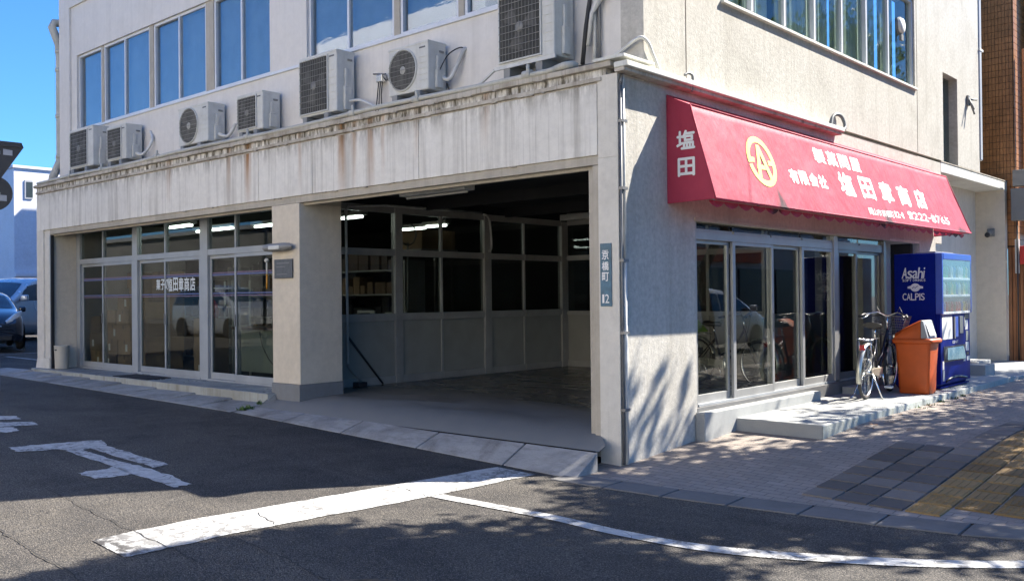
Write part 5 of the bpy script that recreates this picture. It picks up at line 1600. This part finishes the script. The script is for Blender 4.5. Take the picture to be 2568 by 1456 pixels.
# ------------------------------------------------------------------ wall fittings at the right
cv = thing('cctv_camera', (-.27, 14.4, 2.9), 'dark dome style security camera on the entrance side wall', 'camera')
MB().box(-.36, -.2, 14.45, 14.497, 2.82, 3.0).build('mount', M['grey_plastic'], cv, .02)
MB().tube([(-.28, 14.46, 2.93), (-.3, 14.32, 2.86)], .06, 12).build('body', M['grey_plastic'], cv)
MB().lathe([(.055, 0), (.05, -.03), (0, -.05)], (-.305, 14.30, 2.85), 'y', 12).build('lens', M['black'], cv)
vt = thing('round_vent', (-.0, 8.45, 6.35), 'round white and grey disc vent on the last pane of the street window', 'vent')
MB().lathe([(0, .06), (.12, .06), (.13, .035), (.13, .0)], (-.05, 8.35, 6.15), 'x', 24).build('cover', M['white_plastic'], vt)
MB().lathe([(.135, .02), (.155, .02), (.155, -.01)], (-.05, 8.35, 6.15), 'x', 24).build('rim', M['plinth'], vt)
MB().box(-.04, .0, 8.3, 8.4, 5.9, 6.0).build('bracket', M['plinth'], vt)
an = thing('insulator', (.06, 11.9, 5.35), 'small grey bracket with two prongs on the wall by the slot window', 'bracket')
MB().box(.001, .04, 11.85, 11.97, 5.3, 5.5).build('plate', M['grey_plastic'], an, .005)
MB().tube([(.03, 11.9, 5.45), (.14, 11.85, 5.2)], .018, 6).tube([(.03, 11.95, 5.42), (.12, 11.95, 5.12)], .018, 6).tube([(.03, 11.92, 5.42), (.14, 12.05, 5.42)], .02, 6).build('prong', M['grey_plastic'], an)
rp2 = thing('downpipe', (.05, 12.55, 4.1), 'pale grey square downpipe at the far right edge of the upper wall', 'downpipe')
MB().box(-.08, .02, 12.705, 12.86, 4.3, 9.0).build('tube', M['sticker'], rp2, .02)
MB().box(-.05, .03, 12.7, 12.95, 6.55, 6.6).build('bracket', M['white_plastic'], rp2, .005)

# ------------------------------------------------------------------ brown tiled building next door
bb_ = thing('brown_building', (0, 18, 0), 'brown tiled building with dark red posts at the right edge', 'building')
bx('core', M['grout'], -.72, .13, 14.80, 16, 2.6, 9.5, bb_)
for r_ in range(58):
    mb = None
mb = MB()
z = 2.62
while z < 9.4:
    for k in range(12):
        x = -.715 + k * .07
        mb.box(x, x + .063, 14.785, 14.801, z, z + .135)
    for k in range(16):
        y = 14.81 + k * .07
        mb.box(.129, .145, y, y + .063, z, z + .135)
    z += .145
mb.build('tiles', M['brown_tile'], bb_, kind='stuff')
bx('dark_wall', plain('brown_shade_wall', (.11, .06, .04), .7, 0, .2, 3), .02, .3, 16.01, 19, 0, 9.5, bb_)
bx('red_post', M['maroon'], .29, .42, 15.7, 16.0, 2.9, 9.5, bb_, .01)
bx('red_beam', M['maroon'], .05, .5, 16.05, 16.3, 7.0, 7.5, bb_, .01)
bx('tile_strip', M['brown_tile'], .24, .285, 15.1, 15.12, 3.0, 7.0, bb_)
for k in range(8):
    x = -.02 + k * .075
    bx('board', M['wood'], x, x + .062, 14.82 + .02 * (k % 2), 14.86 + .02 * (k % 2), .02, 2.59, bb_, .004)
bx('board_back', M['grout'], -.05, .6, 14.9, 15.3, 0, 2.6, bb_)
sg = thing('shop_sign', (.35, 14.7, 3.4), 'dark grey box sign hanging at the brown building', 'sign')
bx('box', M['plinth'], .12, .75, 14.5, 14.78, 3.15, 3.85, sg, .015)
bx('upper_box', M['grey_plastic'], .16, .75, 14.5, 14.76, 3.9, 4.25, sg, .01)
sg2 = thing('meter_box', (.3, 14.6, 2.3), 'white sign with a red panel below the dark box sign', 'sign')
bx('board', M['white_plastic'], .14, .22, 14.7, 14.78, 2.0, 2.75, sg2, .01)
bx('red_panel', M['red_glass'], .235, .5, 14.7, 14.78, 2.2, 2.6, sg2, .01)
MB().tube([(.2, 14.68, 3.15), (.2, 14.68, .1)], .018, 6).build('post', M['black'], sg2)

# ------------------------------------------------------------------ signs at the left edge (backs)
ts = thing('road_sign', (-11.55, -2, 0), 'backs of a dark triangular and round traffic sign at the left edge', 'road sign')
MB().tube([(-11.42, -2.04, G(-11.4, -2)), (-11.42, -2.04, 4.5)], .038, 10).build('pole', M['grey_plastic'], ts)
nrm = Vector((.94, -.34, 0)).normalized(); tv = Vector((-.34, -.94, 0)); tv = Vector((.34, .94, 0)).normalized()
cT = Vector((-11.4, -2.0, 0))
def sgp(u, z, d): return cT + tv * u + Vector((0, 0, z)) + nrm * d
tri = [(-.52, 4.36), (-.5, 4.31), (-.04, 3.62), (.04, 3.62)]
tri = [(-.49, 4.36), (.34, 4.32), (.37, 4.24), (.0, 3.66), (-.07, 3.66), (-.52, 4.28)]
MB().prism([sgp(u, z, 0) for u, z in tri], nrm * .012).build('triangular_plate', M['sign_back'], ts)
MB().prism([sgp(-.46, 4.31, .013), sgp(.34, 4.28, .013), sgp(.33, 4.24, .013), sgp(-.46, 4.25, .013)], nrm * .02).build('stiffener', M['sign_back'], ts)
MB().prism([sgp(.06, 4.2, .013), sgp(.2, 4.18, .013), sgp(.2, 4.09, .013), sgp(.06, 4.1, .013)], nrm * .002).build('sticker', M['sticker'], ts)
MB().prism([sgp(-.1 + .3 * math.cos(k * .1745), 3.44 - .0 + .3 * math.sin(k * .1745), .0) for k in range(36)], nrm * .012).build('round_plate', M['sign_back'], ts)
MB().prism([sgp(-.04, 3.42, .013), sgp(.11, 3.41, .013), sgp(.11, 3.31, .013), sgp(-.04, 3.32, .013)], nrm * .002).build('sticker', M['sticker'], ts)
MB().box(-11.46, -11.38, -2.08, -1.99, 3.4, 3.46).box(-11.46, -11.38, -2.08, -1.99, 4.1, 4.16).build('clamp', M['chrome'], ts)

# ------------------------------------------------------------------ cars
def car(loc, rz, paint, label, prof, W=.84, plate='plate_yellow', wheel_r=.3, group=None):
    """prof: list of stations (x, z_bottom, z_belt, z_top, half width belt, half width top); front at +x"""
    t = thing('parked_car', (0, 0, 0), label, 'car', group)
    rows = []
    for (x, zb, zl, zt_, wl, wt) in prof:
        zm = (zb + zl) / 2
        rows.append([(x, -wl * .9, zb), (x, -wl * .99, zb + .1), (x, -wl, zm), (x, -wl * .97, zl), (x, -(wl * .5 + wt * .5), (zl + zt_) / 2), (x, -wt, zt_ - .04 * (zt_ > zl + .1)), (x, -wt * .6, zt_), (x, 0, zt_ + .01),
                     (x, wt * .6, zt_), (x, wt, zt_ - .04 * (zt_ > zl + .1)), (x, (wl * .5 + wt * .5), (zl + zt_) / 2), (x, wl * .97, zl), (x, wl, zm), (x, wl * .99, zb + .1), (x, wl * .9, zb)])
    m_ = MB().grid(rows, True)
    n = len(rows[0])
    m_.f.append(tuple(range(n))[::-1]); m_.sm.append(False)
    m_.f.append(tuple(range(len(m_.v) - n, len(m_.v)))); m_.sm.append(False)
    body = m_.build('body', paint, t, sub=1)
    return t, body
def wrap(t, q, name, mat):
    q = [Vector(p) for p in q]; n = 8
    rows = [[q[0].lerp(q[1], i / n).lerp(q[3].lerp(q[2], i / n), j / n) for i in range(n + 1)] for j in range(n + 1)]
    o = MB().grid(rows).build(name, mat, t)
    m = o.modifiers.new('wrap', 'SHRINKWRAP'); m.target = t.children[0]; m.wrap_method = 'NEAREST_SURFACEPOINT'; m.wrap_mode = 'ABOVE_SURFACE'; m.offset = .008
    return o
def car_wheels(t, xs_, W, r):
    for x in xs_:
        for s_ in (-1, 1):
            w = MB().torus((x, s_ * (W - .09), r), r - .08, .085, 'y', 28, 8).build('wheel', M['rubber'], t)
            MB().lathe([(0, .02 * s_), (.05, .05 * s_), (r - .12, .05 * s_), (r - .09, .075 * s_)], (x, s_ * (W - .09), r), 'y', 20).build('hub', M['chrome'], w)
            MB().lathe([(0, 0), (r + .045, 0)], (x, s_ * (W + .004), r + .02), 'y', 24).build('arch', M['black'], t)
# compact black car
prof = [(1.95, .3, .62, .66, .66, .5), (1.85, .2, .72, .78, .76, .6), (1.55, .18, .86, .95, .82, .62), (1.0, .18, .93, 1.03, .84, .66), (.75, .18, .95, 1.1, .84, .68), (.15, .18, .96, 1.46, .84, .62), (-.5, .18, .97, 1.52, .84, .62), (-1.3, .18, .98, 1.48, .83, .6), (-1.75, .25, .95, 1.2, .78, .6), (-1.85, .35, .8, .9, .7, .55)]
def finish_compact(t, hood_z=1.0):
    for s_ in (-1, 1):
        m_ = MB(); rows = []
        for (x, y, z, h, w) in ((1.9, .34, .70, .035, .03), (1.83, .46, .76, .07, .04), (1.7, .58, .83, .09, .05), (1.5, .70, .91, .07, .045), (1.32, .76, .96, .02, .02)):
            c = Vector((x, y * s_, z)); nn = Vector((.5, .6 * s_, .35)).normalized(); uu = Vector((0, 0, 1)); vv = nn.cross(uu).normalized(); uu = vv.cross(nn)
            rows.append([c + uu * h * math.cos(a) + nn * (.03 + w * .8 * math.sin(a)) for a in [k * math.pi / 6 - .3 for k in range(9)]])
        m_.grid(rows).build('headlight', M['headlight'], t)
        MB().lathe([(0, .02), (.06, .015), (.07, 0)], (1.84, .6 * s_, .42), 'x', 14).build('fog_lamp', M['headlight'], t)
        MB().box(.62, .78, s_ * .86 - .07, s_ * .86 + .09, .96, 1.1).build('mirror', t.children[0].data.materials[0], t, .04)
        wrap(t, [(.72, s_ * .83, 1.0), (.2, s_ * .74, 1.36), (-.35, s_ * .735, 1.4), (-.35, s_ * .83, 1.0)], 'side_window', M['car_glass'])
        wrap(t, [(-.42, s_ * .83, 1.0), (-.42, s_ * .735, 1.4), (-1.2, s_ * .73, 1.38), (-1.45, s_ * .80, 1.0)], 'side_window', M['car_glass'])
    wrap(t, [(.86, -.64, 1.09), (.86, .64, 1.09), (.2, .56, 1.47), (.2, -.56, 1.47)], 'windscreen', M['car_glass'])
    MB().box(1.93, 1.985, -.5, .5, .26, .4).build('grille', M['black'], t, .02)
    MB().box(1.96, 1.99, -.28, .28, .6, .64).build('grille_bar', M['chrome'], t, .01)
    MB().box(1.985, 2.0, -.19, .19, .41, .56).build('number_plate', M['plate_yellow'], t)
    car_wheels(t, (1.2, -1.2), .84, .3)
t, b_ = car((0, 0, 0), 0, M['car_black'], 'black compact car with yellow plate parked behind the left column', prof)
finish_compact(t)
t.location = (-25.4, 2.35, .18); t.rotation_euler = (0, 0, R(-14)); t.scale = (1.16,) * 3
def mini(loc, rz, paint, label, scale=1.1, pl='white'):
    prof = [(2.2, .3, .72, .76, .68, .55), (2.1, .22, .85, .92, .8, .62), (1.7, .2, 1.0, 1.08, .84, .66), (1.4, .2, 1.04, 1.18, .85, .7), (.55, .2, 1.06, 1.66, .85, .64), (-.2, .2, 1.06, 1.76, .85, .66), (-1.5, .2, 1.06, 1.74, .85, .65), (-2.1, .22, 1.05, 1.6, .83, .62), (-2.25, .32, .9, 1.1, .76, .6)]
    t, b_ = car(None, 0, paint, label, prof)
    wrap(t, [(1.42, -.69, 1.2), (1.42, .69, 1.2), (.62, .6, 1.66), (.62, -.6, 1.66)], 'windscreen', M['car_glass'])
    for s_ in (-1, 1):
        wrap(t, [(1.2, s_ * .835, 1.1), (.55, s_ * .76, 1.56), (-.3, s_ * .755, 1.62), (-.3, s_ * .84, 1.1)], 'side_window', M['car_glass'])
        wrap(t, [(-.38, s_ * .84, 1.1), (-.38, s_ * .755, 1.62), (-1.9, s_ * .745, 1.6), (-2.0, s_ * .83, 1.1)], 'side_window', M['car_glass'])
        MB().box(1.05, 1.2, s_ * .92 - .1, s_ * .92 + .1, 1.08, 1.25).build('mirror', paint, t, .04)
        MB().box(2.0, 2.14, s_ * .62 - .13, s_ * .62 + .13, .72, .88).build('headlight', M['headlight'], t, .04)
    MB().box(2.16, 2.23, -.45, .45, .35, .5).build('grille', M['black'], t, .02)
    MB().box(2.215, 2.24, -.19, .19, .52, .66).build('number_plate', M['paper'], t)
    car_wheels(t, (1.4, -1.35), .85, .32)
    t.location = loc; t.rotation_euler = (0, 0, rz); t.scale = (scale,) * 3
    return t
mini((-31.4, 5.4, .2), R(-48), M['car_silver'], 'silver minivan parked behind the black compact car', 1.32)
mini((-38.5, 8.5, .22), R(-40), M['car_white'], 'white car roof showing behind the silver minivan', 1.15)
mini((-25.5, -9.6, .15), R(0), M['car_silver'], 'silver van across the side street, mirrored in the shop glass', 1.15)
mini((7.6, 14.9, .05), R(90), M['car_white'], 'white car on the main street mirrored in the sliding doors', 1.0)

# car park surface marks
mb = MB()
for (x, y, w, h) in ((-22.3, .9, .12, 2.2), (-21.2, 1.5, 3.0, .12), (-23.0, 3.6, 4.0, .12)):
    on_ground(mb, [(x, y), (x + w, y), (x + w, y + h), (x, y + h)], .008)
mb.build('parking_line', M['paint'], road)

# ------------------------------------------------------------------ background buildings
wb_ = thing('white_building', (-52, 16, 0), 'plain white building far behind the parked cars at the left', 'building')
bx('wall', M['far_white'], -62, -49.5, 12, 22, -.2, 9.05, wb_)
bx('parapet', M['far_white'], -62.1, -49.42, 11.92, 22, 9.051, 9.2, wb_)
w = bx('window', M['sticker'], -49.499, -49.45, 12.55, 12.98, 7.35, 8.4, wb_)
bx('pane', M['far_glass'], -49.449, -49.44, 12.63, 12.98, 7.45, 8.3, w)
bx('step_band', M['far_white'], -49.499, -49.3, 12.0, 22, 3.0, 3.2, wb_)
nb = thing('rear_shade_block', (-22, 12, 0), 'unseen grey block added behind the shop to shade the car park', 'building')
bx('wall', M['opp_wall'], -28, -16, 6.3, 22, -.2, 10.5, nb)  # unseen block, added so its shadow covers the parked cars
mbld = thing('far_shade_block', (-38, 26, 0), 'unseen grey block added behind the shop to shade the far white building', 'building')
bx('wall', M['opp_wall'], -46, -30, 20, 30, -.2, 15.2, mbld)  # unseen shadow caster, height set to darken the lower white building wall
# opposite sides of both streets (seen only in reflections)
op = thing('opposite_shops', (17, 30, 0), 'low shop row across the main street with an orange fascia', 'building')
bx('wall', M['opp_wall'], 17, 25, 8, 48, -.3, 6.5, op)
bx('fascia', M['opp_orange'], 16.8, 16.999, 24, 36.5, 3.2, 3.85, op)
bx('upper_band', M['far_white'], 16.85, 16.999, 8, 48, 4.2, 4.8, op)
for k in range(9):
    y = 9 + k * 4.2
    w = bx('shopfront', M['opp_dark'], 16.9, 16.999, y, y + 3.6, 0, 2.9, op)
    bx('window', M['far_glass'], 16.9, 16.999, y + .4, y + 3.0, 4.9, 6.1, op)
ob2 = thing('balcony_building', (-22, -18, 0), 'white balcony block across the side street mirrored in the upper windows', 'building')
bx('wall', M['opp_dim'], -30, -18.0, -24, -16.5, -.2, 12.9, ob2)
bx('balcony', M['far_white'], -30, -18.0, -16.49, -15.8, 12.0, 12.9, ob2)
for k in range(4):
    bx('window', M['far_glass'], -29 + k * 2.8, -27.2 + k * 2.8, -16.49, -16.4, 8.5, 11, ob2)
bx('balcony', M['far_white'], -30, -18.0, -16.49, -15.8, 7.4, 8.2, ob2)
ob3 = thing('warehouse', (-5, -22, 0), 'low grey warehouse across the side street mirrored in the shop glass', 'building')
bx('wall', M['opp_dim'], -60, -30.1, -24, -16, -.2, 5.0, ob3)
bx('roof', M['plinth'], -60.2, -30.1, -24.2, -15.8, 5.001, 5.2, ob3)

ob4 = thing('cream_bounce_building', (-4, -20, 0), 'unseen cream building added behind the viewer to bounce warm light onto the shop', 'building')
bx('wall', M['opp_cream'], -17.5, 9, -24, -14.5, -.3, 9.5, ob4)  # out of view, added pale and close as warm fill for the side frontage
for k in range(7):
    bx('window', M['far_glass'], -16 + k * 3.5, -14.4 + k * 3.5, -14.499, -14.45, 5.0, 6.4, ob4)

# ------------------------------------------------------------------ street trees (their shade falls on the corner)
def tree(loc, h, crown, label, seed, nl=9000, ls=.085, holes=.35):
    rnd = random.Random(seed)
    t = thing('street_tree', loc, label, 'tree', 'street trees along the main road')
    L = Vector(loc)
    P = [L + Vector((rnd.uniform(-.1, .1) * k, rnd.uniform(-.1, .1) * k, h * k / 6)) for k in range(7)]
    MB().tube(P, [.17, .14, .125, .11, .1, .085, .06], 10).build('trunk', M['bark'], t)
    tips = []
    lm_ = MB()
    cc_, rr_ = Vector(crown[0]), Vector(crown[1])
    for k in range(20):
        while True:
            d = Vector([rnd.uniform(-1, 1) for _ in range(3)])
            if d.length < 1: break
        tip = cc_ + Vector((d.x * rr_.x, d.y * rr_.y, d.z * rr_.z)) * .85
        s_ = P[rnd.choice([3, 4, 5, 6])]
        mid = s_.lerp(tip, .5) + Vector((0, 0, rnd.uniform(.0, .4)))
        lm_.tube([s_, mid, tip], [.05, .03, .012], 5)
        tips += [tip, mid.lerp(tip, .6)]
        for q in range(2):
            t2 = tip + Vector([rnd.gauss(0, .5) for _ in range(3)])
            lm_.tube([mid.lerp(tip, .6), t2], [.015, .006], 4); tips.append(t2)
    lm_.build('limbs', M['bark'], t)
    mb = MB()
    for k in range(nl):
        c = rnd.choice(tips) + Vector([rnd.gauss(0, .36) for _ in range(3)])
        if (Vector(((c.x - cc_.x) / rr_.x, (c.y - cc_.y) / rr_.y, (c.z - cc_.z) / rr_.z))).length > 1.04: continue
        a = Vector([rnd.gauss(0, 1) for _ in range(3)]).normalized(); b = a.cross(Vector([rnd.gauss(0, 1) for _ in range(3)])).normalized()
        s_ = ls * rnd.uniform(.6, 1.3)
        mb.add([c - a * s_, c + b * s_ * .55, c + a * s_, c - b * s_ * .55], [(0, 1, 2, 3)])
    mb.build('crown', M['leaf'], t, kind='stuff')
    return t
tree((5.6, 5.6, G(5.6, 5.6)), 6.4, ((4.9, 6.3, 6.8), (2.3, 2.6, 1.5)), 'leafy street tree by the crossing right of the view, shading the corner', 1, 16000, .1)
tree((6.2, .6, G(6.2, .6)), 6.2, ((4.5, 1.3, 7.0), (1.95, 3.3, 1.4)), 'leafy street tree nearest the camera right of the view', 2, 26000, .1)
tree((7.6, -2.6, G(7.6, -2.6)), 6.2, ((5.6, -2.4, 7.2), (2.2, 2.4, 1.5)), 'leafy street tree farther right behind the viewer', 5, 10000, .095)
tree((4.9, 10.6, .05), 6.0, ((4.9, 10.8, 6.6), (2.2, 2.4, 1.8)), 'leafy street tree beside the vending machine stretch of pavement', 3, 8000)
tree((4.6, 16.0, .05), 6.4, ((4.7, 16.0, 7.4), (2.2, 2.5, 2.2)), 'leafy street tree farthest along the pavement', 4, 8000)
